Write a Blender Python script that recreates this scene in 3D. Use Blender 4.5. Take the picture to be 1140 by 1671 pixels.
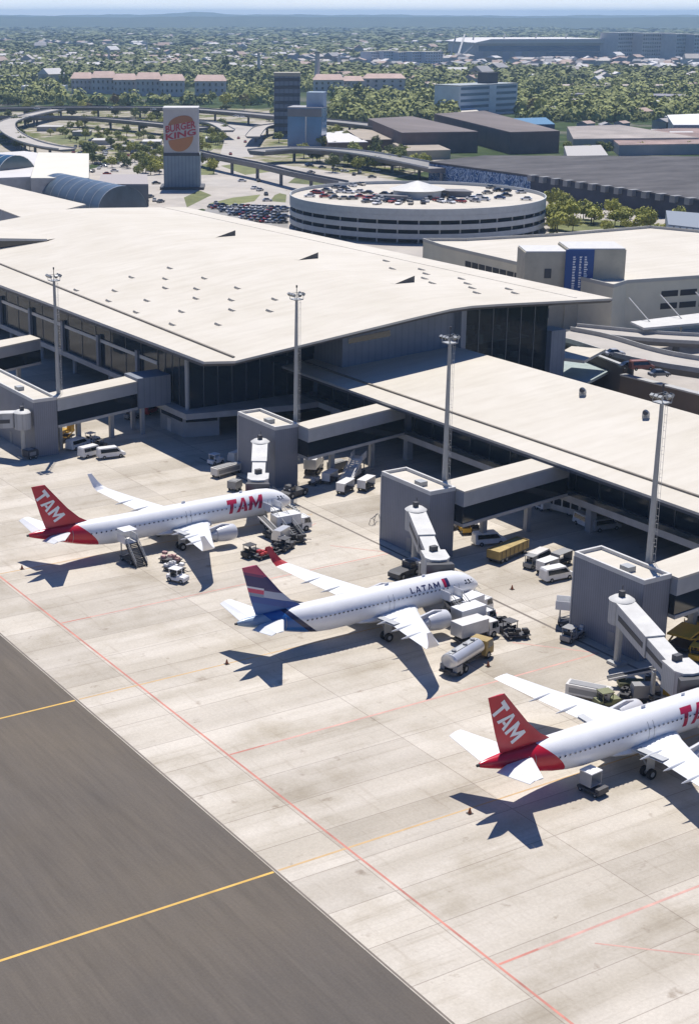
import bpy, bmesh, math, random
from mathutils import Vector, Matrix
S = bpy.context.scene
for o in list(bpy.data.objects): bpy.data.objects.remove(o)
R = math.radians
rnd = random.Random(7)

# ------------------------------------------------------------------ camera, sky, sun, exposure
YAW = 0.5445; PITCH = 0.3147; CAMH = 76.0; FPX = 2499.1; CX = 417.8; CY = 835.5
cd = bpy.data.cameras.new("camera"); cam = bpy.data.objects.new("camera", cd); S.collection.objects.link(cam)
cam.location = (0, 0, CAMH); cam.rotation_euler = (math.pi/2 - PITCH, 0, -YAW)
cd.sensor_fit = 'HORIZONTAL'; cd.sensor_width = 36; cd.lens = 36*FPX/1140; cd.shift_x = (570-CX)/1140
cd.clip_start = 1; cd.clip_end = 80000
S.camera = cam
SUNV = Vector((0.272, 0.393, 1)).normalized()
sl = bpy.data.lights.new("sun", 'SUN'); sl.energy = 5.0; sl.angle = R(0.5); sl.color = (1, .95, .885)
sun = bpy.data.objects.new("sun", sl); S.collection.objects.link(sun)
sun.rotation_euler = SUNV.to_track_quat('Z', 'Y').to_euler()
w = bpy.data.worlds.new("World"); S.world = w; w.use_nodes = True
nt = w.node_tree; sky = nt.nodes.new('ShaderNodeTexSky'); sky.sky_type = 'NISHITA'; sky.sun_disc = False
sky.sun_elevation = math.asin(SUNV.z); sky.sun_rotation = math.atan2(SUNV.x, SUNV.y)
sky.altitude = 50; sky.air_density = 1.0; sky.dust_density = .6; sky.ozone_density = 2.5
bg = nt.nodes['Background']; bg.inputs[1].default_value = 0.055
tcw = nt.nodes.new('ShaderNodeTexCoord'); sx = nt.nodes.new('ShaderNodeSeparateXYZ'); nt.links.new(tcw.outputs['Generated'], sx.inputs[0])
hr = nt.nodes.new('ShaderNodeValToRGB'); nt.links.new(sx.outputs['Z'], hr.inputs[0])    # pale humid band along the horizon
for e, (q, c) in zip(hr.color_ramp.elements, ((.0,(1,1,1,1)),(.055,(0,0,0,1)))): e.position = q; e.color = c
cn = nt.nodes.new('ShaderNodeTexNoise'); cn.inputs['Scale'].default_value = 3; cn.inputs['Detail'].default_value = 5
mpw = nt.nodes.new('ShaderNodeMapping'); mpw.inputs['Scale'].default_value = (3,3,40); nt.links.new(tcw.outputs['Generated'], mpw.inputs[0]); nt.links.new(mpw.outputs[0], cn.inputs['Vector'])
cr2 = nt.nodes.new('ShaderNodeValToRGB'); cr2.color_ramp.elements[0].position = .35; cr2.color_ramp.elements[1].position = .65
cr2.color_ramp.elements[0].color = (16.5,18.0,19.5,1); cr2.color_ramp.elements[1].color = (19,19.5,20,1); nt.links.new(cn.outputs['Fac'], cr2.inputs[0])
mxw = nt.nodes.new('ShaderNodeMix'); mxw.data_type = 'RGBA'; nt.links.new(hr.outputs[0], mxw.inputs[0]); tn = nt.nodes.new('ShaderNodeMix'); tn.data_type = 'RGBA'; tn.blend_type = 'MULTIPLY'; tn.inputs[0].default_value = 1; tn.inputs[7].default_value = (.50,.86,1.5,1); nt.links.new(sky.outputs[0], tn.inputs[6]); nt.links.new(tn.outputs[2], mxw.inputs[6]); nt.links.new(cr2.outputs[0], mxw.inputs[7])
nt.links.new(mxw.outputs[2], bg.inputs[0])
S.view_settings.view_transform = 'Standard'; S.view_settings.look = 'None'
S.view_settings.exposure = 0.2; S.view_settings.gamma = 1
S.cycles.max_bounces = 6; S.cycles.diffuse_bounces = 3; S.cycles.glossy_bounces = 2
S.cycles.transparent_max_bounces = 8; S.cycles.volume_bounces = 0; S.cycles.transmission_bounces = 2
try: S.cycles.use_denoising = True
except Exception: pass

# ------------------------------------------------------------------ layout: photo measurements to ground points
_cp, _sp, _cy, _sy = math.cos(PITCH), math.sin(PITCH), math.cos(YAW), math.sin(YAW)
def ray(px, py):
    u, v = (px-CX)/FPX, (py-CY)/FPX
    X, Y, Z = u, _cp - v*_sp, -_sp - v*_cp
    return Vector((X*_cy + Y*_sy, -X*_sy + Y*_cy, Z))
def at(px, py, z=0.0):
    d = ray(px, py); t = (z-CAMH)/d.z
    return Vector((d.x*t, d.y*t, z))

# ------------------------------------------------------------------ mesh builder
col = S.collection
class MB:
    def __init__(s): s.v = []; s.f = []; s.m = []
    def add(s, vs, fs, mi=0):
        n = len(s.v); s.v += [tuple(p) for p in vs]
        for f in fs: s.f.append(tuple(i+n for i in f)); s.m.append(mi)
        return s
    def box(s, x0, y0, z0, x1, y1, z1, mi=0):
        return s.add([(x0,y0,z0),(x1,y0,z0),(x1,y1,z0),(x0,y1,z0),(x0,y0,z1),(x1,y0,z1),(x1,y1,z1),(x0,y1,z1)],
                     [(0,3,2,1),(4,5,6,7),(0,1,5,4),(1,2,6,5),(2,3,7,6),(3,0,4,7)], mi)
    def prism(s, poly, z0, z1, mi=0):            # poly: (x,y) ring, any orientation
        a = sum(poly[i][0]*poly[(i+1)%len(poly)][1]-poly[(i+1)%len(poly)][0]*poly[i][1] for i in range(len(poly)))
        if a < 0: poly = poly[::-1]
        n = len(poly); zz0 = z0 if callable(z0) else (lambda x, y: z0); zz1 = z1 if callable(z1) else (lambda x, y: z1)
        vs = [(x,y,zz0(x,y)) for x,y in poly]+[(x,y,zz1(x,y)) for x,y in poly]
        fs = [tuple(range(n-1,-1,-1)), tuple(range(n,2*n))]+[(i,(i+1)%n,n+(i+1)%n,n+i) for i in range(n)]
        return s.add(vs, fs, mi)
    def side(s, prof, y0, y1, mi=0, inset=None):  # side profile (x,z) extruded across y
        a = sum(prof[i][0]*prof[(i+1)%len(prof)][1]-prof[(i+1)%len(prof)][0]*prof[i][1] for i in range(len(prof)))
        if a < 0: prof = prof[::-1]
        n = len(prof); ins = inset or (lambda x, z: 0)
        vs = [(x,y0+ins(x,z),z) for x,z in prof]+[(x,y1-ins(x,z),z) for x,z in prof]
        fs = [tuple(range(n)), tuple(range(2*n-1,n-1,-1))]+[(i,n+i,n+(i+1)%n,(i+1)%n) for i in range(n)]
        return s.add(vs, fs, mi)
    def tube(s, p, q, r0, r1=None, n=8, mi=0, cap=True):
        r1 = r0 if r1 is None else r1
        p, q = Vector(p), Vector(q); d = (q-p).normalized()
        a = d.orthogonal().normalized(); b = d.cross(a)
        vs = []
        for c, r in ((p, r0), (q, r1)):
            for i in range(n):
                t = 2*math.pi*i/n; vs.append(c + a*(r*math.cos(t)) + b*(r*math.sin(t)))
        fs = [(i,(i+1)%n,n+(i+1)%n,n+i) for i in range(n)]
        if cap: fs += [tuple(range(n-1,-1,-1)), tuple(range(n,2*n))]
        return s.add(vs, fs, mi)
    def bar(s, p, q, wd, ht, mi=0):              # rectangular bar between two points (wd horizontal, ht vertical-ish)
        p, q = Vector(p), Vector(q); d = (q-p).normalized()
        a = Vector((-d.y, d.x, 0)); a = a.normalized() if a.length > 1e-6 else Vector((1,0,0))
        b = d.cross(a).normalized()
        vs = [c + a*(sx*wd/2) + b*(sz*ht/2) for c in (p, q) for sx, sz in ((-1,-1),(1,-1),(1,1),(-1,1))]
        return s.add(vs, [(3,2,1,0),(4,5,6,7),(0,1,5,4),(1,2,6,5),(2,3,7,6),(3,0,4,7)], mi)
    def loft(s, rings, mi=0, cap=True):
        n = len(rings[0]); base = []
        vs = [p for r in rings for p in r]; fs = []
        for k in range(len(rings)-1):
            for i in range(n): fs.append((k*n+i, k*n+(i+1)%n, (k+1)*n+(i+1)%n, (k+1)*n+i))
        if cap: fs += [tuple(range(n-1,-1,-1)), tuple(range((len(rings)-1)*n, len(rings)*n))]
        return s.add(vs, fs, mi)
    def quad(s, a, b, c, d, mi=0): return s.add([a,b,c,d], [(0,1,2,3)], mi)
    def build(s, name, mats, parent=None, smooth=False, loc=None, rz=0, fix=True):
        me = bpy.data.meshes.new(name); me.from_pydata(s.v, [], s.f)
        for m in (mats if isinstance(mats, (list, tuple)) else [mats]): me.materials.append(m)
        me.polygons.foreach_set('material_index', s.m)
        if fix:
            bm = bmesh.new(); bm.from_mesh(me); bmesh.ops.recalc_face_normals(bm, faces=bm.faces); bm.to_mesh(me); bm.free()
        if smooth:
            me.polygons.foreach_set('use_smooth', [True]*len(me.polygons)); 
            try: me.set_sharp_from_angle(angle=R(smooth if smooth > 1 else 40))
            except Exception: pass
        me.update()
        o = bpy.data.objects.new(name, me); col.objects.link(o)
        if parent: o.parent = parent
        if loc is not None: o.location = loc
        o.rotation_euler.z = rz
        return o
def tag(o, label=None, cat=None, group=None, kind=None):
    if label: o['label'] = label
    if cat: o['category'] = cat
    if group: o['group'] = group
    if kind: o['kind'] = kind
    return o
def thing(name, label, cat, loc=(0,0,0), rz=0, group=None):
    o = bpy.data.objects.new(name, None); col.objects.link(o); o.empty_display_size = .5
    o.location = loc; o.rotation_euler = (0,0,rz)
    return tag(o, label, cat, group)
def copy_tree(o, loc=None, rz=None, label=None, group=None, sc=None, parent=None):
    c = o.copy(); col.objects.link(c)
    if parent: c.parent = parent
    if loc is not None: c.location = loc
    if rz is not None: c.rotation_euler = (0,0,rz)
    if sc is not None: c.scale = sc if hasattr(sc,'__len__') else (sc,sc,sc)
    if label: c['label'] = label
    if group: c['group'] = group
    for ch in list(o.children): copy_tree(ch, parent=c)
    return c

# ------------------------------------------------------------------ materials
def mat(name, rgb, rough=.6, metal=0, var=0, scale=.5, spec=.5, stretch=None, bump=0):
    m = bpy.data.materials.new(name); m.use_nodes = True; t = m.node_tree; b = t.nodes['Principled BSDF']
    b.inputs['Base Color'].default_value = (*rgb, 1); b.inputs['Roughness'].default_value = rough
    b.inputs['Metallic'].default_value = metal; b.inputs['Specular IOR Level'].default_value = spec
    if var:
        tc = t.nodes.new('ShaderNodeTexCoord'); n = t.nodes.new('ShaderNodeTexNoise'); n.inputs['Scale'].default_value = scale
        n.inputs['Detail'].default_value = 6; n.inputs['Roughness'].default_value = .65
        src = tc.outputs['Object']
        if stretch:
            mp = t.nodes.new('ShaderNodeMapping'); mp.inputs['Scale'].default_value = stretch; t.links.new(src, mp.inputs[0]); src = mp.outputs[0]
        t.links.new(src, n.inputs['Vector'])
        r = t.nodes.new('ShaderNodeValToRGB'); r.color_ramp.elements[0].position = .3; r.color_ramp.elements[1].position = .7
        r.color_ramp.elements[0].color = (*[c*(1-var) for c in rgb], 1); r.color_ramp.elements[1].color = (*[min(1,c*(1+var)) for c in rgb], 1)
        t.links.new(n.outputs['Fac'], r.inputs[0]); t.links.new(r.outputs[0], b.inputs['Base Color'])
    return m
class NT:                                          # small node-graph helper
    def __init__(s, name, rough=.8, spec=.3):
        s.m = bpy.data.materials.new(name); s.m.use_nodes = True; s.t = s.m.node_tree; s.b = s.t.nodes['Principled BSDF']
        s.b.inputs['Roughness'].default_value = rough; s.b.inputs['Specular IOR Level'].default_value = spec
        s.tc = s.t.nodes.new('ShaderNodeTexCoord').outputs['Object']
    def n(s, typ, **kw):
        x = s.t.nodes.new(typ)
        for k, v in kw.items():
            if k.startswith('in_'): x.inputs[k[3:].replace('_',' ')].default_value = v
            else: setattr(x, k, v)
        return x
    def l(s, a, b): s.t.links.new(a, b)
    def map(s, scale=(1,1,1), loc=(0,0,0), rot=(0,0,0)):
        x = s.n('ShaderNodeMapping'); x.inputs['Scale'].default_value = scale; x.inputs['Location'].default_value = loc; x.inputs['Rotation'].default_value = rot
        s.l(s.tc, x.inputs[0]); return x.outputs[0]
    def noise(s, scale, detail=5, rough=.6, vec=None):
        x = s.n('ShaderNodeTexNoise'); x.inputs['Scale'].default_value = scale; x.inputs['Detail'].default_value = detail; x.inputs['Roughness'].default_value = rough
        s.l(vec if vec is not None else s.tc, x.inputs['Vector']); return x.outputs['Fac']
    def ramp(s, fac, stops, interp='LINEAR'):
        x = s.n('ShaderNodeValToRGB'); cr = x.color_ramp; cr.interpolation = interp
        while len(cr.elements) < len(stops): cr.elements.new(.5)
        for e, (p, c) in zip(cr.elements, stops): e.position = p; e.color = (*(c if hasattr(c,'__len__') else (c,c,c)), 1)
        s.l(fac, x.inputs[0]); return x.outputs[0]
    def mix(s, a, b, fac, mode='MIX'):
        x = s.n('ShaderNodeMix', data_type='RGBA', blend_type=mode)
        for sock, val in ((x.inputs[0], fac), (x.inputs[6], a), (x.inputs[7], b)):
            if hasattr(val, 'is_linked') or hasattr(val, 'node'): s.l(val, sock)
            else: sock.default_value = val if not hasattr(val,'__len__') else (*val, 1)
        return x.outputs[2]
    def math(s, op, a, b=0):
        x = s.n('ShaderNodeMath', operation=op)
        for sock, val in ((x.inputs[0], a), (x.inputs[1], b)):
            if hasattr(val, 'node'): s.l(val, sock)
            else: sock.default_value = val
        return x.outputs[0]
    def xyz(s, vec=None):
        x = s.n('ShaderNodeSeparateXYZ'); s.l(vec if vec is not None else s.tc, x.inputs[0]); return x.outputs
    def col(s, c): s.l(c, s.b.inputs['Base Color']); return s.m

def concrete_mat():
    g = NT('apron_concrete', .85, .25)
    br = g.n('ShaderNodeTexBrick'); br.offset = 0.0; br.squash = 1
    g.l(g.map((1,1,1), (2,1.5,0)), br.inputs['Vector'])
    br.inputs['Color1'].default_value = (.53,.487,.418,1); br.inputs['Color2'].default_value = (.415,.377,.32,1); br.inputs['Mortar'].default_value = (.30,.26,.22,1)
    br.inputs['Scale'].default_value = 1; br.inputs['Mortar Size'].default_value = .06; br.inputs['Mortar Smooth'].default_value = .6
    br.inputs['Brick Width'].default_value = 19.0; br.inputs['Row Height'].default_value = 6.2; br.inputs['Bias'].default_value = -.2
    c = br.outputs['Color']
    # long pours: paler and darker strips
    st = g.noise(1, 3, .5, g.map((.012,.16,1)))
    c = g.mix(c, (1,1,1), .0)
    c = g.mix(c, g.ramp(st, [(.36,(.86,.845,.81)),(.6,(1.06,1.06,1.06))]), 1.0, 'MULTIPLY')
    bl = g.noise(.09, 6, .65)
    c = g.mix(c, g.ramp(bl, [(.3,(.78,.755,.70)),(.5,(1,1,1)),(.72,(1.10,1.10,1.10))]), 1.0, 'MULTIPLY')
    tr = g.noise(1, 5, .7, g.map((.05,1.1,1)))       # rubber and traffic streaks along the stands
    c = g.mix(c, g.ramp(tr, [(.30,(.80,.78,.75)),(.46,(1,1,1))]), .8, 'MULTIPLY')
    tr2 = g.noise(1, 5, .7, g.map((.9,.06,1)))       # and across them
    c = g.mix(c, g.ramp(tr2, [(.28,(.80,.77,.74)),(.42,(1,1,1))]), .7, 'MULTIPLY')
    oil = g.noise(.35, 4, .6)
    c = g.mix(c, g.ramp(oil, [(.27,(.60,.55,.51)),(.36,(1,1,1))]), .8, 'MULTIPLY')
    fn = g.noise(3.0, 4, .7)
    c = g.mix(c, g.ramp(fn, [(.25,(.88,.87,.86)),(.75,(1.08,1.08,1.08))]), 1.0, 'MULTIPLY')
    return g.col(c)
def asphalt_mat(name='taxiway_asphalt', base=(.112,.099,.086)):
    g = NT(name, .9, .2)
    a = g.noise(1, 6, .65, g.map((.5,.035,1)))
    c = g.ramp(a, [(.3,[v*.90 for v in base]),(.7,[v*1.10 for v in base])])
    b = g.noise(.022, 5, .6); c = g.mix(c, g.ramp(b, [(.3,(.80,.83,.88)),(.5,(1.02,1,.97)),(.7,(1.20,1.14,1.02))]), 1, 'MULTIPLY')
    d = g.noise(1, 6, .7, g.map((2.2,.12,1))); c = g.mix(c, g.ramp(d, [(.28,(.84,.84,.84)),(.5,(1,1,1)),(.74,(1.14,1.13,1.11))]), .8, 'MULTIPLY')
    e = g.noise(4.0, 3, .7); c = g.mix(c, g.ramp(e, [(.2,(.88,.88,.88)),(.8,(1.12,1.12,1.12))]), 1, 'MULTIPLY')
    return g.col(c)
def roof_mat(name, base, seam=3.0, axis=1):
    g = NT(name, .7, .3)
    x = g.xyz()[axis]
    s = g.math('FRACT', g.math('DIVIDE', x, seam)); s = g.math('LESS_THAN', s, .03)
    c = g.mix(base, [v*.965 for v in base], s)
    st = g.noise(1, 5, .6, g.map((.04,.5,1) if axis == 1 else (.5,.04,1)))
    c = g.mix(c, g.ramp(st, [(.3,(.93,.92,.90)),(.6,(1.02,1.02,1.02))]), 1, 'MULTIPLY')
    b = g.noise(.06, 5, .6); c = g.mix(c, g.ramp(b, [(.3,(.93,.92,.89)),(.65,(1.02,1.02,1.02))]), 1, 'MULTIPLY')
    return g.col(c)
def ribbed_mat(name, base, period=.35, amt=.2, axis=0, rough=.55):
    g = NT(name, rough, .4); o = g.xyz()
    x = g.math('ADD', o[0], o[1]) if axis == 0 else o[2]
    s = g.math('FRACT', g.math('DIVIDE', x, period)); s = g.math('LESS_THAN', s, .25)
    c = g.mix(base, [v*(1-amt) for v in base], s)
    n = g.noise(.25, 5, .6); c = g.mix(c, g.ramp(n, [(.3,(.9,.9,.9)),(.7,(1.08,1.08,1.08))]), 1, 'MULTIPLY')
    return g.col(c)
def glass_mat(name, tint=(.05,.07,.08), clear=.35, rough=.06):
    m = bpy.data.materials.new(name); m.use_nodes = True; t = m.node_tree; b = t.nodes['Principled BSDF']
    b.inputs['Base Color'].default_value = (*tint,1); b.inputs['Roughness'].default_value = rough; b.inputs['Specular IOR Level'].default_value = .3
    tr = t.nodes.new('ShaderNodeBsdfTransparent'); tr.inputs[0].default_value = (.62,.72,.74,1)
    mx = t.nodes.new('ShaderNodeMixShader'); mx.inputs[0].default_value = 1-clear
    t.links.new(tr.outputs[0], mx.inputs[1]); t.links.new(b.outputs[0], mx.inputs[2]); t.links.new(mx.outputs[0], t.nodes['Material Output'].inputs[0])
    return m
def leaf_mat(name, dark, light, sc=.35):
    g = NT(name, .75, .25)
    n = g.noise(sc, 4, .7); oi = g.n('ShaderNodeObjectInfo').outputs['Random']
    f = g.math('ADD', g.math('MULTIPLY', n, 1.2), g.math('MULTIPLY', g.math('SUBTRACT', oi, .5), .35))
    return g.col(g.ramp(f, [(.3,dark),(.85,light)]))

M = {}
M['concrete'] = concrete_mat(); M['asphalt'] = asphalt_mat()
M['roof'] = roof_mat('white_roof_membrane', (.575,.535,.46), 2.4, 1); M['roof2'] = roof_mat('white_roof_sheeting', (.575,.535,.46), 2.4, 1)
M['gutter'] = mat('gutter_metal', (.22,.19,.15), .6, 0, .2)
M['fascia'] = mat('fascia_panel', (.40,.41,.42), .5, .2, .08)
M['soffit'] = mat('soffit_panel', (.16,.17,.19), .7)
M['slab'] = mat('slab_concrete', (.40,.40,.39), .8, 0, .15, .4)
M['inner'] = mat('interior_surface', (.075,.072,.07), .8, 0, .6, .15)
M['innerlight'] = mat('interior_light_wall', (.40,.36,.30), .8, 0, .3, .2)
M['column'] = mat('column_concrete', (.34,.35,.36), .7, 0, .1)
M['cladding'] = ribbed_mat('blue_grey_cladding', (.20,.225,.27), 1.2, .12)
M['block'] = ribbed_mat('grey_ribbed_cladding', (.205,.215,.245), .4, .18)
M['parapet'] = mat('parapet_white', (.55,.54,.51), .6, 0, .08)
M['glass'] = glass_mat('facade_glass',(.045,.06,.075),.35); M['dglass'] = mat('dark_glass', (.012,.017,.022), .08, 0, 0, 1, .8)
M['cglass'] = mat('vehicle_glass', (.015,.02,.025), .1, 0, 0, 1, .8)
M['clearglass'] = glass_mat('clear_hall_glass',(.04,.05,.06),.68); M['mullion'] = mat('mullion_metal', (.16,.17,.18), .5, .3)
M['white'] = mat('white_paint', (.74,.735,.72), .35, 0, .09, .9)
M['offwhite'] = mat('dusty_white_paint', (.62,.60,.56), .45, 0, .12, .8)
M['aircraft'] = mat('aircraft_white', (.80,.80,.80), .28, 0, .03, .3)
M['wingtop'] = mat('wing_light_grey', (.70,.71,.71), .35, 0, .06, .5)
M['wingtip'] = mat('winglet_pale', (.78,.78,.78), .3)
M['metal'] = mat('bare_metal', (.45,.45,.46), .35, .8, .1)
M['silver'] = mat('tank_silver', (.62,.62,.62), .3, .5, .08)
M['galv'] = mat('galvanised_steel', (.36,.37,.37), .5, .4, .1)
M['rubber'] = mat('tyre_rubber', (.018,.018,.018), .85)
M['black'] = mat('black_plastic', (.025,.025,.028), .6)
M['dark'] = mat('dark_grey_metal', (.07,.07,.075), .6, .2)
M['grey'] = mat('mid_grey_paint', (.26,.26,.26), .5, 0, .1)
M['yellow'] = mat('yellow_paint', (.55,.33,.03), .45, 0, .15)
M['ochre'] = mat('ochre_paint', (.34,.24,.08), .6, 0, .2)
M['red'] = mat('red_paint', (.45,.03,.035), .4, 0, .1)
M['olive'] = mat('olive_green_paint', (.16,.17,.08), .6, 0, .2)
M['blue'] = mat('blue_paint', (.03,.08,.25), .4, 0, .1)
M['orange'] = mat('orange_cone', (.30,.09,.03), .5)
M['pinkbag'] = mat('pink_cargo_wrap', (.42,.25,.24), .7, 0, .3, 2)
M['tamred'] = mat('airline_red', (.50,.010,.028), .3, 0, .1)
M['letterred'] = mat('letter_red', (.45,.015,.06), .35)
M['letterdark'] = mat('letter_indigo', (.03,.03,.10), .35)
M['letterwhite'] = mat('letter_white', (.8,.8,.8), .4)
M['linered'] = mat('red_line_paint', (.47,.19,.145), .8, 0, .3, .3)
M['lineredf'] = mat('faded_red_line_paint', (.50,.29,.24), .8, 0, .25, .3)
M['lineyel'] = mat('yellow_line_paint', (.58,.36,.08), .8, 0, .25, .3)
M['lineyelf'] = mat('faded_yellow_line_paint', (.50,.34,.17), .8, 0, .15, .3)
M['linedark'] = mat('dark_joint_seal', (.17,.145,.12), .9, 0, .2, .3)
# ------------------------------------------------------------------ ground
def terrain_mat():
    g = NT('far_ground', .95, .1)
    n = g.noise(.012, 8, .62); n2 = g.noise(.05, 6, .6); n3 = g.noise(.0025, 4, .6)
    town = g.ramp(n2, [(.35,(.10,.10,.085)),(.5,(.17,.155,.13)),(.62,(.26,.235,.20)),(.75,(.34,.31,.27))])
    wood = g.ramp(n2, [(.3,(.020,.038,.014)),(.55,(.045,.070,.022)),(.75,(.085,.11,.035))])
    f = g.ramp(n, [(.50,0.0),(.58,1.0)])
    f2 = g.ramp(n3, [(.42,.15),(.6,1.0)])
    return g.col(g.mix(wood, town, g.math('MULTIPLY', f, f2)))
M['terrain'] = terrain_mat()
def sheet(name, poly, z, m):
    b = MB(); a = sum(poly[i][0]*poly[(i+1)%len(poly)][1]-poly[(i+1)%len(poly)][0]*poly[i][1] for i in range(len(poly)))
    if a < 0: poly = poly[::-1]
    b.add([(p[0],p[1],z) for p in poly], [tuple(range(len(poly)))])
    return tag(b.build(name, m, fix=False), kind='structure')
def pxs(pts, z=0): return [at(x, y, z) for x, y in pts]
E0 = 24000
b = MB(); NG = 24
for i in range(NG):
    for j in range(NG):
        f = lambda k: (k/NG*2-1)*E0
        b.quad((f(i),f(j),0),(f(i+1),f(j),0),(f(i+1),f(j+1),0),(f(i),f(j+1),0))
tag(b.build('ground', M['terrain'], fix=False), kind='structure')
# distant hills: two ridges closing the horizon
def ridge(name, dist, depth, hfun, m, a0=-30, a1=30, n=160):
    b = MB(); rows = []
    for i in range(n+1):
        a = -YAW + math.pi/2 + R(a0 + (a1-a0)*i/n); c, s = math.cos(a), math.sin(a)
        h = hfun(i/n)
        rows.append([(c*(dist+k*depth), s*(dist+k*depth), zz) for k, zz in ((-.5,-1),(-.2,h*.55),(0,h*.95),(.15,h),(.5,h*.6),(.9,-1))])
    for i in range(n):
        for k in range(5): b.quad(rows[i][k], rows[i][k+1], rows[i+1][k+1], rows[i+1][k])
    return tag(b.build(name, m, smooth=80), kind='structure')
def hn(seed):
    r = random.Random(seed); ph = [(r.uniform(0,6.28), f, amp) for f, amp in ((9,.3),(23,.22),(47,.16),(110,.16),(230,.12),(500,.1))]
    return lambda t: sum(amp*math.sin(f*t+p) for p, f, amp in ph)
n1, n2 = hn(3), hn(9)
M['hill'] = leaf_mat('hill_woodland', (.018,.035,.016), (.06,.085,.03), .01)
ridge('hills', 9500, 2600, lambda t: 60 + 9*n1(t), M['hill'])
ridge('hills', 14500, 3500, lambda t: 66 + 16*n2(t) + 18*math.exp(-((t-.535)/.012)**2), M['hill'])

# airside
sheet('taxiway', [(-700,-150),(66.3,-150),(66.3,1200),(-700,1200)], .004, M['asphalt'])
sheet('apron', [(66.3,-150),(262,-150),(262,430),(66.3,1200)], .008, M['concrete'])
def line(p, q, wd, m, z=.014):
    p, q = Vector((*p[:2],0)), Vector((*q[:2],0)); d = (q-p).normalized(); n = Vector((-d.y,d.x,0))*wd/2
    b = MB(); b.add([(v.x,v.y,z) for v in (p-n,q-n,q+n,p+n)], [(0,1,2,3)])
    return tag(b.build('ground_marking', m, fix=False), kind='structure')
line((74.5,-60), (74.5,420), .26, M['linered']); line((66.5,-60),(66.5,420), .22, M['linedark'], .012)
for y, mt in ((106.2,M['lineyel']),(150.0,M['lineyel']),(194.2,M['lineyel'])):
    line((-120,y), (66.2,y), .30, mt, .010); line((66.7,y), (84,y), .28, M['lineyelf'], .013); line((84,y),(128,y-.1), .22, M['lineyelf'], .013)
for y in (84.0,128.8,172.6): 
    line((74.7,y),(128,y), .3, M['lineredf'], .013); line((74.7,y),(79,y), .22, M['linered'], .016)
line((128.6,60),(128.6,232), .42, M['linedark'], .013)
line(at(970,1540), at(1200,1566), .2, M['lineredf'], .013)
line((128,172.6),(122,180), .25, M['lineredf'], .013); line((128,128.8),(121,137), .25, M['lineredf'], .013)
for k, y in enumerate((106,150,194)):     # chevrons behind the stands and service-road edge
    line((112,y-12),(126,y-4), .2, M['lineredf'], .013)

# ------------------------------------------------------------------ main terminal with the wave roof
RK = [129.3,133.3,146,160,172,180,185,192,205,213,220.5]
def zup(x, y=0):
    pts = ((120,16.7),(129.3,17.7),(178,22.9),(183,23.2),(188,23.1),(221,21.4))
    for (x0,z0),(x1,z1) in zip(pts, pts[1:]):
        if x <= x1: return z0 + (z1-z0)*(x-x0)/(x1-x0)
    return pts[-1][1]
def ymin(x): return 231.2 if x < 129.5 else (227.2 if x < 134 else 227.2 - 1.8*(x-133.3)/87)
YL = 405
term = thing('terminal_building', 'large airport terminal with broad white wave-shaped roof over glass walls', 'terminal', (135,246,0))
tof = Vector((135,246,0))
def loc_build(b, name, mats, par, off, **k):
    b.v = [(x-off.x, y-off.y, z-off.z) for x,y,z in b.v]
    return b.build(name, mats, par, **k)
b = MB(); TH = 1.0
for x0, x1 in zip(RK, RK[1:]):
    a, c = ymin(x0), ymin(x1)
    b.quad((x0,a,zup(x0)),(x1,c,zup(x1)),(x1,YL,zup(x1)),(x0,YL,zup(x0)), 0)
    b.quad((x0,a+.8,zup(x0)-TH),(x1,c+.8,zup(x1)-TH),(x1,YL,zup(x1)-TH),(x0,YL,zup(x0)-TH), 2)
    b.quad((x0,a,zup(x0)),(x1,c,zup(x1)),(x1,c+.1,zup(x1)-.45),(x0,a+.1,zup(x0)-.45), 1)
    b.quad((x0,a+.1,zup(x0)-.45),(x1,c+.1,zup(x1)-.45),(x1,c+.8,zup(x1)-TH),(x0,a+.8,zup(x0)-TH), 3)
    b.quad((x0,YL,zup(x0)),(x1,YL,zup(x1)),(x1,YL,zup(x1)-TH),(x0,YL,zup(x0)-TH), 1)
for x, s in ((RK[0],0),(RK[-1],0)):
    b.quad((x,ymin(x),zup(x)),(x,YL,zup(x)),(x,YL,zup(x)-.5),(x,ymin(x)+.1,zup(x)-.5), 1)
    b.quad((x,ymin(x)+.1,zup(x)-.5),(x,YL,zup(x)-.5),(x,YL,zup(x)-TH),(x,ymin(x)+.8,zup(x)-TH), 3)
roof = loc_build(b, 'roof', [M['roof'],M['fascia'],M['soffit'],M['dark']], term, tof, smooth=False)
b = MB(); b.bar((140.4,YL,zup(140.4)+.1),(134.2,229.2,zup(134.2)+.1), .42, .35); loc_build(b,'gutter',M['gutter'],roof,tof)
b = MB(); b.bar((213,YL,zup(213)+.03),(213,228,zup(213)+.03), .5, .12); loc_build(b,'gutter',M['roof2'],roof,tof)
def on_roof(px, py, zf=zup):
    z = zf(160)
    for _ in range(12): p = at(px, py, z); z = zf(p.x)
    return at(px, py, z)
vents = [(250,285),(375,287),(430,243),(540,248),(555,213),(540,278),(667,246),(642,281),(775,278),(640,312),(755,317),(897,315),(355,320),(480,319),(445,357),(593,355),(757,350),(880,353),(563,397),(712,397)]
vents = [(x/2, y/2+330) for x, y in vents] + [(570+x/2, 330+y/2) for x, y in [(120,190),(140,215),(235,218),(250,232),(245,247),(270,262),(365,248),(385,264),(400,278),(415,294),(520,282),(540,295)]]
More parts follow.
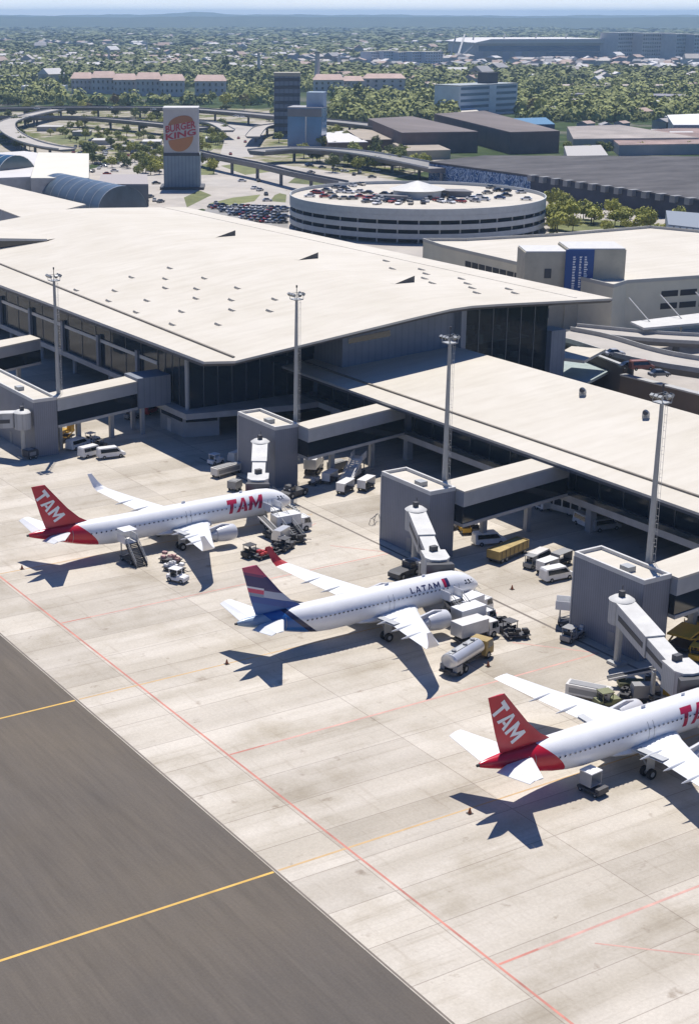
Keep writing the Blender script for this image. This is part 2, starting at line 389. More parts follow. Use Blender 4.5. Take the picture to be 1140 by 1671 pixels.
for x, y in vents:
    p = on_roof(x, y+1)
    b = MB(); b.side([(-.5,-.25),(.5,-.25),(.5,.05),(-.3,.34)],-.95,.95); b.box(-.52,-.8,-.02,-.505,.8,.2,1)
    b.build('roof_vent', [M['roof2'],M['grey']], roof, loc=p-tof, rz=rnd.uniform(-.05,.05)+R(-8))
for x, y in ((352,387),(487,424),(644,463)):     # wedge skylights opening towards the apron side
    p = on_roof(x, y); q = on_roof(x+32, y-3)
    d = (q-p); L = d.length; L = min(L, 9)
    d.normalize(); n = Vector((-d.y,d.x,0))*2.8
    b = MB(); z0 = -.5
    e = p + d*L
    b.add([p+n*0, e, e+Vector((0,0,1.35)), p+n, e+n, e+n+Vector((0,0,1.0)), p+Vector((0,0,-.4)), e+Vector((0,0,-.6))], [(6,7,2,0)], 1)
    b.add([p, e+Vector((0,0,1.35)), e+n+Vector((0,0,.2)), p+n*.5], [(0,1,2,3)], 0); b.add([e+Vector((0,0,-.6)), e+n+Vector((0,0,-.6)), e+n+Vector((0,0,.2)), e+Vector((0,0,1.35))], [(0,1,2,3)], 1)
    loc_build(b, 'skylight', [M['roof2'],M['dark']], roof, tof)
# large wedge clerestory at the far left of the roof
p0, p1, p2 = on_roof(78,393), on_roof(-45,412), on_roof(-45,372)
b = MB(); up = Vector((0,0,3.6))
p1u = at(-45,365,zup(p1.x)+3.6)
b.add([p0, p1, p1+up, p0+Vector((0,0,.35))], [(0,1,2,3)], 1)
q2 = p1 + Vector((16,30,0)); q2.z = zup(q2.x)
b.add([p0+Vector((0,0,.35)), p1+up, q2+Vector((0,0,.4)), p0+Vector((20,10,0))], [(0,1,2,3)], 0)
b.add([p0+Vector((-.3,-.3,.1)), p1+Vector((-.3,-.3,3.0)), p1+Vector((-.3,-.3,3.8)), p0+Vector((-.3,-.3,.6))], [(0,1,2,3)], 2)
loc_build(b, 'clerestory', [M['roof2'],M['dglass'],M['fascia']], roof, tof)

# walls, slabs and glass
b = MB(); b.prism([(131.7,242.6),(153,238.2),(190,238.2),(190,YL),(135.6,YL),(135.6,258),(131.7,258)], 4.2, 5.3); loc_build(b,'floor_slab',M['slab'],term,tof)
b = MB(); b.prism([(144,262),(190,262),(190,YL),(144,YL)], 10.6, 11.1); loc_build(b,'floor_slab',M['slab'],term,tof)
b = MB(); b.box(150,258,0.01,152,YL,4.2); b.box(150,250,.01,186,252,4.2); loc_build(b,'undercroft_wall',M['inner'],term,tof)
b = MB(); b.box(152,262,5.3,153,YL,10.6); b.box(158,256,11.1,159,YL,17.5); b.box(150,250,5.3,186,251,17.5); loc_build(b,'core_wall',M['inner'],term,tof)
for y0, y1, z1, x in ((263,276,8.2,142),(312,330,8.4,142)):
    b = MB(); b.box(x,y0,5.3,x+2.5,y1,z1); loc_build(b,'interior_box',M['innerlight'],term,tof)
def mullions(name, x, y0, y1, z0, zt, step, par, off, axis='y', gm='glass'):
    n = max(1, round(abs(y1-y0)/step))
    for i in range(n):
        a, c = y0+(y1-y0)*i/n, y0+(y1-y0)*(i+1)/n
        if axis == 'y': b = MB(); b.box(x-.02,min(a,c)+.07,z0,x+.02,max(a,c)-.07,zt(x))
        else: b = MB(); b.add([(a+.07,x-.02,z0),(c-.07,x-.02,z0),(c-.07,x-.02,zt(c)),(a+.07,x-.02,zt(a)),(a+.07,x+.02,z0),(c-.07,x+.02,z0),(c-.07,x+.02,zt(c)),(a+.07,x+.02,zt(a))],[(0,1,2,3),(7,6,5,4),(0,4,5,1),(1,5,6,2),(2,6,7,3),(3,7,4,0)])
        loc_build(b,'glass_panel',M[gm],par,off)
        b = MB(); zz = zt(x) if axis == 'y' else zt(a)
        if axis == 'y': b.box(x-.12,a-.07,z0,x+.18,a+.07,zz)
        else: b.box(a-.07,x-.12,z0,a+.07,x+.18,zz)
        loc_build(b,'mullion',M['mullion'],par,off)
zs = lambda x: zup(x) - TH - .02
mullions('f', 136.2, 262, 402, 5.3, zs, 7, term, tof)
mullions('f', 134.0, 246.3, 257.5, 5.3, zs, 2.8, term, tof)
mullions('f', 245.8, 134.2, 162, 5.3, zs, 3.1, term, tof, 'x')
b = MB(); b.tube((133.4,245.2,5.3),(133.4,245.2,zs(133.4)),.38,n=10); loc_build(b,'column',M['column'],term,tof)
b = MB(); b.box(135.9,258.2,5.3,136.9,259.2,zs(136)); loc_build(b,'column',M['column'],term,tof)
for y in (270,288,306,324,342,360):
    b = MB(); b.tube((138.4,y,0.01),(138.4,y,4.2),.55,n=10); loc_build(b,'column',M['column'],term,tof)
    b = MB(); b.box(135.4,y-.5,5.3,136.05,y+.5,12); loc_build(b,'column',M['cladding'],term,tof)
b = MB(); b.box(135.9,262,10.5,136.1,402,11.2); loc_build(b,'transom',M['parapet'],term,tof)
# ground-level box under the corner
b = MB(); b.prism([(132.8,245.6),(139.4,243.6),(139.4,255),(132.8,255)], .01, 4.2, 0)
gb = loc_build(b,'service_room',M['column'],term,tof)
b = MB(); b.box(132.72,246,2.9,132.79,254.4,3.7); b.add([(133.2,245.42,2.9),(139.0,243.65,2.9),(139.0,243.65,3.7),(133.2,245.42,3.7)],[(0,1,2,3)]); loc_build(b,'window',M['dglass'],gb,tof)
b = MB(); b.box(132.7,250.6,.02,132.79,252.0,2.5); loc_build(b,'door',M['parapet'],gb,tof)
b = MB(); b.box(126.2,251.2,5.2,133.2,256.8,11.0,0); loc_build(b,'bridge_lobby',M['cladding'],term,tof)
b = MB(); b.box(127,251.6,0,127.7,252.3,5.2); b.box(127,255.6,0,127.7,256.3,5.2); loc_build(b,'column',M['column'],term,tof)
# solid flank wall and glazed hall at the landside end
b = MB(); zz = lambda x: zs(x)
b.add([(162,236.0,5.3),(186,232.5,5.3),(186,232.5,zz(186)),(162,236.0,zz(162)),(162,245.7,5.3),(162,245.7,zz(162)),(186,252,5.3),(186,252,zz(186))],[(0,1,2,3),(0,3,5,4),(1,6,7,2)]); loc_build(b,'flank_wall',M['cladding'],term,tof)
b = MB(); b.add([(163.2,235.75,16.4),(172,234.45,17.2),(172,234.45,18.4),(163.2,235.75,17.4)],[(0,1,2,3)]); b.add([(152,245.6,12.2),(158,245.6,12.2),(158,245.6,13.2),(152,245.6,13.2)],[(0,1,2,3)]); loc_build(b,'window',M['dglass'],term,tof)
mullions('f', 231.0, 187.2, 208.6, 3.2, zs, 3.6, term, tof, 'x', 'clearglass')
b = MB(); b.box(186,230.4,0,187.2,252,zz(186)); loc_build(b,'column',M['cladding'],term,tof)
b = MB(); b.box(208.6,229.6,0,212.4,234,15.2); loc_build(b,'column',M['cladding'],term,tof)
b = MB(); b.box(208.4,231.2,0,208.7,262,zz(208)-.1); loc_build(b,'glass_panel',M['dglass'],term,tof)
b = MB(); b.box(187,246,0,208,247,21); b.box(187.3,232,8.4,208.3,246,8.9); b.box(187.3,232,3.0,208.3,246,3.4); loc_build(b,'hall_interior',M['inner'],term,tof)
for i in range(30):  # scattered pale boxes stand in for the mottled lights and reflections in the hall
    x, y, z = rnd.uniform(189,206), rnd.uniform(233,244), rnd.choice((8.9,13.2,3.4)); h = rnd.uniform(.8,2.2)
    b = MB(); b.box(x,y,z,x+rnd.uniform(.8,2.6),y+1,z+h); loc_build(b,'interior_box',rnd.choice([M['innerlight'],M['innerlight'],M['parapet'],M['parapet'],M['wingtip']]),term,tof)
b = MB(); b.box(187.3,236,13.0,208.3,246,13.2); loc_build(b,'floor_slab',M['slab'],term,tof)
b = MB(); b.prism([tuple(at(x,y,5))[:2] for x,y in ((740,560),(925,566),(1008,597),(942,632))], 4.4, 5.0); loc_build(b,'terrace',mat('terrace_deck',(.30,.36,.35),.8,0,.15),term,tof)
b = MB(); b.prism([(211.5,232),(222,238),(226,232),(214.5,226)], 8.6, 9.2); loc_build(b,'entrance_canopy',M['roof2'],term,tof)
b = MB(); b.box(205,262,.01,218,YL-2,zup(218)-TH-.1); loc_build(b,'landside_wall',M['dglass'],term,tof)
b = MB(); b.box(150,YL-1,.01,214,YL-.5,20); loc_build(b,'end_wall',M['cladding'],term,tof)

# ------------------------------------------------------------------ pier concourse
con = thing('concourse_building', 'long low concourse with sloping white roof over glazed gates on columns', 'concourse', (158,150,0)); cof = Vector((158,150,0))
CY0, CY1 = 30, 249
def zlo(x, y=0): return 11.2 + (14.1-11.2)*(x-154.6)/31.6
XK = [154.6,158.8,162,170,178,183,186.2]
b = MB(); T2 = .8
for x0, x1 in zip(XK, XK[1:]):
    b.quad((x0,CY0,zlo(x0)),(x1,CY0,zlo(x1)),(x1,CY1,zlo(x1)),(x0,CY1,zlo(x0)),0)
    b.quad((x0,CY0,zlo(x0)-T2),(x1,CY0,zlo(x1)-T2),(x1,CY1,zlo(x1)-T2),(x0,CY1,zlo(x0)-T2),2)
    b.quad((x0,CY1,zlo(x0)),(x1,CY1,zlo(x1)),(x1,CY1,zlo(x1)-T2),(x0,CY1,zlo(x0)-T2),1)
for x in (XK[0],XK[-1]):
    b.quad((x,CY0,zlo(x)),(x,CY1,zlo(x)),(x+.06,CY1,zlo(x)-.4),(x+.06,CY0,zlo(x)-.4),1); b.quad((x+.06,CY0,zlo(x)-.4),(x+.06,CY1,zlo(x)-.4),(x,CY1,zlo(x)-T2),(x,CY0,zlo(x)-T2),3)
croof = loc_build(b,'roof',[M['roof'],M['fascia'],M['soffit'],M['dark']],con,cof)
b = MB(); b.bar((159.0,CY0,zlo(159)+.1),(159.0,CY1,zlo(159)+.1),.4,.3); loc_build(b,'gutter',M['gutter'],croof,cof)
b = MB(); b.box(158.3,CY0,4.1,186,CY1,5.2); loc_build(b,'floor_slab',M['slab'],con,cof)
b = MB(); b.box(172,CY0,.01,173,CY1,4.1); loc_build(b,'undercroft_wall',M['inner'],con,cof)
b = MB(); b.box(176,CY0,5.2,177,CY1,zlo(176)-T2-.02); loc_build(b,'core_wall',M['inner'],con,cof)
zc = lambda x: zlo(x)-T2-.02
mullions('g', 160.6, 242, 60, 5.2, zc, 5.2, con, cof)
for i in range(20):
    y = 70 + i*8.7; b = MB(); x = rnd.uniform(163,170); b.box(x,y,5.2,x+rnd.uniform(1,3),y+rnd.uniform(1.5,5),5.2+rnd.uniform(1,3.2)); loc_build(b,'interior_box',rnd.choice([M['innerlight'],M['innerlight'],M['inner'],M['dark']]),con,cof)
for y in (94.2,117.8,141.3,164.8,188.3,211.8,235.0):
    b = MB(); b.box(159.4,y-.6,.01,160.6,y+.6,4.1); loc_build(b,'column',M['column'],con,cof)
for y in (86,128,171.5,212.5): 
    b = MB(); b.box(157.6,y-1.0,5.2,160.4,y+1.6,zc(158)); loc_build(b,'gate_pier',M['cladding'],con,cof)
b = MB(); b.box(158.2,CY0,5.2,158.28,CY1,6.0); loc_build(b,'balustrade',M['glass'],con,cof)
for x, y in ((950,645),(1053,682)):
    p = on_roof(x, y, zlo)
    b = MB(); b.tube((0,0,-.3),(0,0,.7),.62,n=12,mi=0); b.tube((0,0,.7),(-.75,-.6,1.15),.62,.5,n=12,mi=0); b.tube((-.75,-.6,1.15),(-.77,-.62,1.17),.45,.45,n=12,mi=1)
    b.build('roof_cowl',[M['galv'],M['black']],croof,loc=p-cof)
b = MB(); b.box(184.5,CY0,.01,185,CY1,zlo(184)-T2-.02); loc_build(b,'rear_wall',M['cladding'],con,cof)

# ------------------------------------------------------------------ pier heads, fixed bridges, jet bridges, masts
def pier_head(x, y0, y1, label):
    t = thing('pier_head', label, 'pier block', (x,y0,0), 0, 'grey pier heads along the apron'); L = y1-y0; W = 4.5; H = 10.5
    b = MB(); b.box(0,0,.01,W,L,H-.35); body = b.build('body', M['block'], t)
    b = MB()
    for q in ((-.06,-.06,W+.06,.28),(-.06,L-.28,W+.06,L+.06),(-.06,.28,.28,L-.28),(W-.28,.28,W+.06,L-.28)): b.box(q[0],q[1],H-.35,q[2],q[3],H+.25)
    b.build('parapet', M['parapet'], t)
    b = MB(); b.box(.28,.28,H-.34,W-.28,L-.28,H-.2); b.build('roof', M['roof2'], t)
    b = MB(); b.box(-.1,L-.02,.01,.5,L+.14,H-.36); b.build('corner_post', M['parapet'], t)
    b = MB(); b.box(-.05,L*.35,.02,-.003,L*.35+1.1,2.3); b.build('door', M['grey'], t)
    b = MB(); b.box(.9,L*.3,H-.2,2.2,L*.3+1.5,H+.5); b.build('roof_unit', M['galv'], t)
    return t
def fixed_bridge(c, label):                       # corners: near-left, far-left, near-right, far-right at roof height
    t = thing('fixed_bridge', label, 'walkway', (c[0][0],c[2][1],0), 0, 'fixed walkways to the pier heads'); o = Vector((c[0][0],c[2][1],0))
    poly = [c[0],c[1],c[3],c[2]]
    sh = lambda k: [(p[0], p[1] + (k if i >= 2 else -k)) for i, p in enumerate(poly)]
    b = MB(); b.prism(sh(0), 10.2, 10.5); loc_build(b,'roof',M['roof2'],t,o)
    b = MB(); b.prism(sh(.05), 8.1, 10.2); loc_build(b,'fascia',M['fascia'],t,o)
    b = MB(); b.prism(sh(.2), 5.5, 8.1); loc_build(b,'glazing',M['dglass'],t,o)
    b = MB(); b.prism(sh(.03), 5.0, 5.5); loc_build(b,'deck',M['slab'],t,o)
    for k in (.3,.72):
        x = c[0][0]+(c[1][0]-c[0][0])*k; y = (c[0][1]+c[2][1])/2 + k*((c[1][1]+c[3][1])-(c[0][1]+c[2][1]))/2
        b = MB(); b.box(x-.4,y-.4,.01,x+.4,y+.4,5.0); loc_build(b,'column',M['column'],t,o)
    return t
pier_head(103.4,247.2,278,'grey pier head block at left edge beside white roofed walkway')
pier_head(130.2,208.9,221.0,'grey pier head block behind the nose of the red tailed long jet')
pier_head(130.2,166.7,178.6,'grey pier head block behind the nose of the blue tailed jet')
pier_head(130.2,124.3,136.5,'grey pier head block nearest the camera at right')
fixed_bridge([(107.9,251.4),(126.3,256.4),(107.9,246.8),(126.3,251.4)],'white topped walkway from leftmost pier head to terminal corner')
fixed_bridge([tuple(at(-60,566,10.5))[:2],tuple(at(49,546,10.5))[:2],tuple(at(-60,579,10.5))[:2],tuple(at(66,552,10.5))[:2]],'white topped walkway furthest left, cut by the frame edge')
fixed_bridge([(134.8,209.8),(158.2,214.9),(134.8,205.8),(158.2,210.5)],'white topped walkway behind the pier head by the long red tailed jet')
fixed_bridge([(134.8,170.3),(158.2,173.4),(134.8,164.7),(158.2,168.3)],'white topped walkway behind the middle pier head')
fixed_bridge([(134.8,128.4),(158.2,131.8),(134.8,123.2),(158.2,125.4)],'white topped walkway leaving right edge behind nearest pier head')
def tunnel(t, p, q, wd, ht, nm):                  # p, q: floor centre points
    p, q = Vector(p), Vector(q); d = q-p; dh = Vector((d.x,d.y,0)).normalized(); n = Vector((-dh.y,dh.x,0))*wd/2; U = Vector((0,0,ht))
    b = MB(); b.loft([[e-n,e+n,e+n+U,e-n+U] for e in (p,q)], 0); o = b.build(nm, M['jbside'], t)
    b = MB(); b.loft([[e-n*1.06+U,e+n*1.06+U,e+n*1.06+U*1.06,e-n*1.06+U*1.06] for e in (p-dh*.05,q+dh*.05)], 0); b.build('tunnel_roof', M['jbroof'], o)
    b = MB()
    for s in (-1,1): b.loft([[e+n*s*1.01+U*.35,e+n*s*1.03+U*.35,e+n*s*1.03+U*.62,e+n*s*1.01+U*.62] for e in (p+d*.08,p+d*.92)], 0)
    b.build('window_strip', M['dark'], o)
    return o
M['jbroof'] = mat('jet_bridge_roof_white', (.53,.525,.50), .6, 0, .15, .5); M['jbside'] = ribbed_mat('jet_bridge_ribbed_side', (.44,.44,.43), .5, .2)
def jet_bridge(rot, cab, label, zr=5.9, zc=3.6):
    t = thing('jet_bridge', label, 'jet bridge', (rot[0],rot[1],0), 0, 'jet bridges to the parked aircraft')
    c = Vector((cab[0]-rot[0], cab[1]-rot[1], zc)); r = Vector((0,0,zr)); d = c-r; dh = Vector((d.x,d.y,0)).normalized()
    b = MB(); b.tube((0,0,zr-.4),(0,0,zr+2.6),1.5,n=16,mi=0); rt = b.build('rotunda', M['jbside'], t, smooth=40)
    b = MB(); b.tube((0,0,zr+2.6),(0,0,zr+2.95),1.6,1.1,n=16); b.build('rotunda_roof', M['jbroof'], rt, smooth=40)
    b = MB(); b.tube((0,0,.01),(0,0,zr-.4),.45,n=12); b.box(-.9,-.9,.01,.9,.9,.35); b.build('rotunda_column', M['galv'], t)
    b = MB(); b.box(-.35,-.3,zr+2.95,.25,.3,zr+3.7); b.tube((.4,.4,zr+2.95),(.4,.4,zr+4.2),.06,n=6); b.build('beacon_box', M['dark'], t)
    m = r + d*.52
    tunnel(t, r+d*.07, r+d*.56, 2.35, 2.6, 'outer_tunnel'); tunnel(t, r+d*.5+Vector((0,0,.12)), r+d*.92+Vector((0,0,.12)), 2.0, 2.3, 'inner_tunnel')
    # cab: rounded box turned to the aircraft
    a = math.atan2(dh.y,dh.x); n = Vector((-dh.y,dh.x,0))
    ring = [(-1.9,-1.6),(1.0,-1.6),(1.9,-1.0),(2.1,0),(1.9,1.0),(1.0,1.6),(-1.9,1.6)]
    ring = [(c.x+dh.x*u+n.x*v, c.y+dh.y*u+n.y*v) for u, v in ring]
    b = MB(); b.prism(ring, zc-.25, zc+2.75); cb = b.build('cab', M['jbside'], t)
    b = MB(); b.prism([(c.x+(x-c.x)*1.05,c.y+(y-c.y)*1.05) for x,y in ring], zc+2.75, zc+2.95); b.build('cab_roof', M['jbroof'], cb)
    b = MB(); b.box(-.5,-.35,0,.5,.35,.7); b.build('roof_unit', M['dark'], cb, loc=c-dh*1.6+Vector((0,0,2.95)))
    b = MB(); b.prism([(c.x+dh.x*u+n.x*v, c.y+dh.y*u+n.y*v) for u, v in ((2.0,-1.7),(3.0,-1.9),(3.0,1.9),(2.0,1.7))], zc-.1, zc+2.6); b.build('canopy', M['dark'], cb)
    # drive column and bogie
    k = r + d*.74; b = MB(); b.box(-.25,-1.5,1.0,.25,-1.15,k.z-.05); b.box(-.25,1.15,1.0,.25,1.5,k.z-.05); b.box(-.5,-1.6,.75,.5,1.6,1.1); dl = b.build('lift_leg', M['galv'], t, loc=(k.x,k.y,0), rz=a)
    for s in (-1,1):
        b = MB(); b.tube((0,s*.55-.2,.55),(0,s*.55+.2,.55),.54,n=14); b.build('wheel', M['rubber'], dl)
    # service stair at the cab
    st = c - dh*1.5 + n*2.0
    b = MB()
    for i in range(14):
        f = i/13; b.box(-.5,.25+f*4.2,zc-.3-f*(zc-.5)-.05,.5,.55+f*4.2,zc-.3-f*(zc-.5))
    for s in (-.52,.52): b.bar((s,.2,zc-.35),(s,4.7,.05),.06,.25); b.bar((s,.2,zc+.7),(s,4.7,1.0),.05,.05)
    b.build('service_stair', M['galv'], t, loc=(st.x,st.y,0), rz=a + (math.pi if n.y < 0 and False else 0))
    return t
jet_bridge((127.6,209.4),(120.2,197.9),'white roofed jet bridge docked at the long red tailed jet')
jet_bridge((127.6,166.6),(121.6,154.0),'white roofed jet bridge docked at the blue tailed jet')
jet_bridge((127.6,125.2),(122.6,110.1),'white roofed jet bridge docked at the nearest red tailed jet')
jet_bridge(tuple(at(36,668,9))[:2],(91,262),'white roofed jet bridge leaving the left edge of the frame')
def mast(x, y, label, H=32):
    t = thing('light_mast', label, 'light mast', (x,y,0), 0, 'floodlight masts behind the pier heads')
    b = MB(); b.tube((0,0,.01),(0,0,H*.55),.46,.36,n=12); b.tube((0,0,H*.55),(0,0,H-1),.36,.24,n=12); b.build('pole', M['galv'], t, smooth=40)
    b = MB(); b.box(-.8,-.8,H-1.0,.8,.8,H-.85)
    for s in (-1,1): b.bar((-.8,s*.8,H),(.8,s*.8,H),.06,.06); b.bar((s*.8,-.8,H),(s*.8,.8,H),.06,.06)
    for sx in (-1,1):
        for sy in (-1,1): b.bar((sx*.8,sy*.8,H-.9),(sx*.8,sy*.8,H),.06,.06)
    b.build('platform', M['galv'], t)
    for i, (dx, dy) in enumerate(((-1.0,-.7),(-1.0,0),(-1.0,.7),(1.0,-.5),(1.0,.5),(0,-1.0))):
        b = MB(); b.box(-.2,-.25,-.24,.2,.25,.24,0); b.add([(-.21,-.21,-.2),(-.21,.21,-.2),(-.21,.21,.2),(-.21,-.21,.2)],[(0,1,2,3)],1)
        f = b.build('floodlight', [M['galv'],M['dglass']], t, loc=(dx,dy,H-.1)); f.rotation_euler = (0,R(-35) if dx <= 0 else R(35),0 if dx else R(90))
    b = MB()
    for s in (-.2,.2): b.bar((.6,s-.3,3),(.5,s-.3,H-1),.03,.03)
    for i in range(28): b.bar((.55,-.5,3.5+i),(.55,-.1,3.5+i),.04,.04)
    for i in range(9):  b.bar((.2,-.3,4+i*3),(.55,-.3,4+i*3),.04,.04)
    b.build('ladder', M['offwhite'], t)
    b = MB(); b.tube((0,0,H-.85),(0,0,H+1.0),.06,n=6); b.tube((0,0,H+1.0),(0,0,H+1.4),.14,n=8); b.build('beacon', M['dark'], t)
    return t
mast(109.6,250.1,'tall slim floodlight mast at left against the big white roof'); mast(136.2,212.0,'tall grey floodlight mast by the pier head of the long jet')
mast(136.0,170.9,'tall grey floodlight mast by the middle pier head'); mast(136.0,129.4,'tall grey floodlight mast nearest the camera at right')
# ------------------------------------------------------------------ lettering
def text_mesh(body, size, shear=0, bold=0.0, spacing=1.0):
    cu = bpy.data.curves.new('lettering', 'FONT'); cu.body = body; cu.size = size; cu.shear = shear; cu.offset = bold; cu.space_character = spacing
    cu.align_x = 'LEFT'; cu.resolution_u = 3
    o = bpy.data.objects.new('lettering', cu); col.objects.link(o)
    bpy.context.view_layer.update()
    me = bpy.data.meshes.new_from_object(o.evaluated_get(bpy.context.evaluated_depsgraph_get()))
    bpy.data.objects.remove(o); bpy.data.curves.remove(cu)
    return me
def glyph_mesh(body, shear=0, gap=.14, s=.24):
    """block capitals built of strokes that meet edge to edge (height 1)"""
    G = {'T': (.82, [[(0,1-s),(.82,1-s),(.82,1),(0,1)], [(.41-s/2,0),(.41+s/2,0),(.41+s/2,1-s),(.41-s/2,1-s)]]),
         'A': (.96, [[(0,0),(s,0),(.48,.82),(.48,1),(.36,1)], [(.96-s,0),(.96,0),(.60,1),(.48,1),(.48,.82)], [(s+.2*.293+.02,.2),(.96-s-.2*.293-.02,.2),(.96-s-.36*.293-.02,.36),(s+.36*.293+.02,.36)]]),
         'M': (1.12, [[(0,0),(s,0),(s,1),(0,1)], [(1.12-s,0),(1.12,0),(1.12,1),(1.12-s,1)], [(s,.62),(.56,.1),(.56,.5),(s,1)], [(.56,.1),(1.12-s,.62),(1.12-s,1),(.56,.5)]]),
         'L': (.66, [[(0,0),(.66,0),(.66,s),(0,s)], [(0,s),(s,s),(s,1),(0,1)]])}
    me = bpy.data.meshes.new('lettering'); vs, fs, x = [], [], 0
    for ch in body:
        w_, polys = G[ch]
        for q in polys: k = len(vs); vs += [(x+a+shear*b_, b_, 0) for a, b_ in q]; fs.append(tuple(range(k,k+len(q))))
        x += w_+gap
    me.from_pydata(vs, [], fs); return me
def letter_obj(name, body, size, fn, m, parent, shear=0, bold=0.0, cuts=0, vcuts=0, spacing=1.0):
    """fn maps flat letter coordinates (u, v) to a point in the parent's space"""
    me = glyph_mesh(body, shear, spacing, bold) if set(body) <= set('TAML') else text_mesh(body, size, shear, bold, spacing)
    bm = bmesh.new(); bm.from_mesh(me)
    vs = [v.co for v in bm.verts]; u0, u1 = min(v.x for v in vs), max(v.x for v in vs); v0, v1 = min(v.y for v in vs), max(v.y for v in vs)
    for k in range(1, cuts+1):
        bmesh.ops.bisect_plane(bm, geom=bm.verts[:]+bm.edges[:]+bm.faces[:], plane_co=(0,v0+(v1-v0)*k/(cuts+1),0), plane_no=(0,1,0))
    for k in range(1, vcuts+1):
        bmesh.ops.bisect_plane(bm, geom=bm.verts[:]+bm.edges[:]+bm.faces[:], plane_co=(u0+(u1-u0)*k/(vcuts+1),0,0), plane_no=(1,0,0))
    for v in bm.verts: v.co = fn((v.co.x-u0)/(u1-u0), (v.co.y-v0)/(v1-v0))
    bmesh.ops.recalc_face_normals(bm, faces=bm.faces)
    bm.to_mesh(me); bm.free(); me.materials.clear(); me.materials.append(m); me.name = name
    o = bpy.data.objects.new(name, me); col.objects.link(o); o.parent = parent
    return o

# ------------------------------------------------------------------ airliners
FS = [(0,3.1,.05,.05),(.25,3.13,.45,.42),(.8,3.22,.85,.83),(1.7,3.4,1.27,1.28),(2.8,3.57,1.6,1.66),(4.2,3.7,1.86,1.95),(6,3.75,1.97,2.07)]
FT = [(24.5,3.75,1.97,2.07),(26.5,3.84,1.9,1.99),(28.5,4.02,1.74,1.82),(30.5,4.27,1.48,1.56),(32.5,4.56,1.15,1.24),(34.5,4.85,.80,.88),(36.3,5.07,.48,.55),(37.4,5.18,.24,.28),(37.57,5.19,.17,.2)]
def livery(kind, e):
    g = NT('fuselage_paint_'+kind, .26, .5); x, y, z = g.xyz()
    s = g.math('SUBTRACT', g.math('MULTIPLY', x, -1), e)             # distance aft of the nose, short-body datum
    if kind == 'red':
        zz = g.math('SUBTRACT', z, 2.0); bd = g.math('ADD', g.math('ADD', 27.0, g.math('MULTIPLY', zz, .35)), g.math('MULTIPLY', g.math('MULTIPLY', zz, zz), .14))
        f = g.math('GREATER_THAN', s, bd); c = g.mix((.80,.80,.80), (.50,.010,.028), f)
    else:
        zz = g.math('SUBTRACT', 6.2, z); b0 = g.math('SUBTRACT', 31.0, g.math('MULTIPLY', zz, 1.0)); b0 = g.math('SUBTRACT', b0, g.math('MULTIPLY', g.math('MULTIPLY', zz, zz), .03))
        d = g.math('SUBTRACT', s, b0)                                  # >0 aft of the leading edge of the band
        c = g.mix((.80,.80,.80), (.02,.022,.06), g.math('GREATER_THAN', d, 0))
        c = g.mix(c, (.02,.10,.32), g.math('GREATER_THAN', d, .9)); c = g.mix(c, (.25,.33,.42), g.math('GREATER_THAN', d, 3.4))
    n = g.noise(.6, 4, .6); c = g.mix(c, g.ramp(n, [(.3,(.94,.94,.94)),(.6,(1,1,1))]), 1, 'MULTIPLY')
    return g.col(c)
def fin_mat(kind, e):
    if kind == 'red': return M['tamred']
    g = NT('fin_paint_indigo', .3, .5); x, y, z = g.xyz()
    t = g.math('ADD', z, g.math('MULTIPLY', g.math('ADD', x, 35.0), .34)); t = g.math('DIVIDE', g.math('SUBTRACT', t, 4.0), 10.0)
    c = g.ramp(t, [(0,(.015,.10,.30)),(.34,(.012,.06,.26)),(.425,(.20,.26,.36)),(.465,(.55,.05,.12)),(.52,(.65,.65,.68)),(.545,(.025,.02,.11)),(.68,(.16,.02,.10)),(.715,(.46,.05,.12))], 'CONSTANT')
    c2 = g.ramp(t, [(0,(.015,.10,.30)),(.34,(.012,.06,.26)),(.43,(.38,.41,.50)),(.52,(.05,.03,.12)),(.545,(.025,.02,.11)),(.70,(.46,.05,.12))], 'CONSTANT')
    return g.col(g.mix(c, c2, g.math('GREATER_THAN', x, -33.8)))
def aerofoil(s0, s1, y, z, t, tw=0):
    c = s1-s0; P = [(0,0),(.06,.38),(.25,.55),(.5,.48),(.78,.24),(1,.04),(1,-.04),(.75,-.2),(.4,-.42),(.15,-.42),(.04,-.25)]
    return [(-(s0+c*u), y, z + v*t - u*tw) for u, v in P]
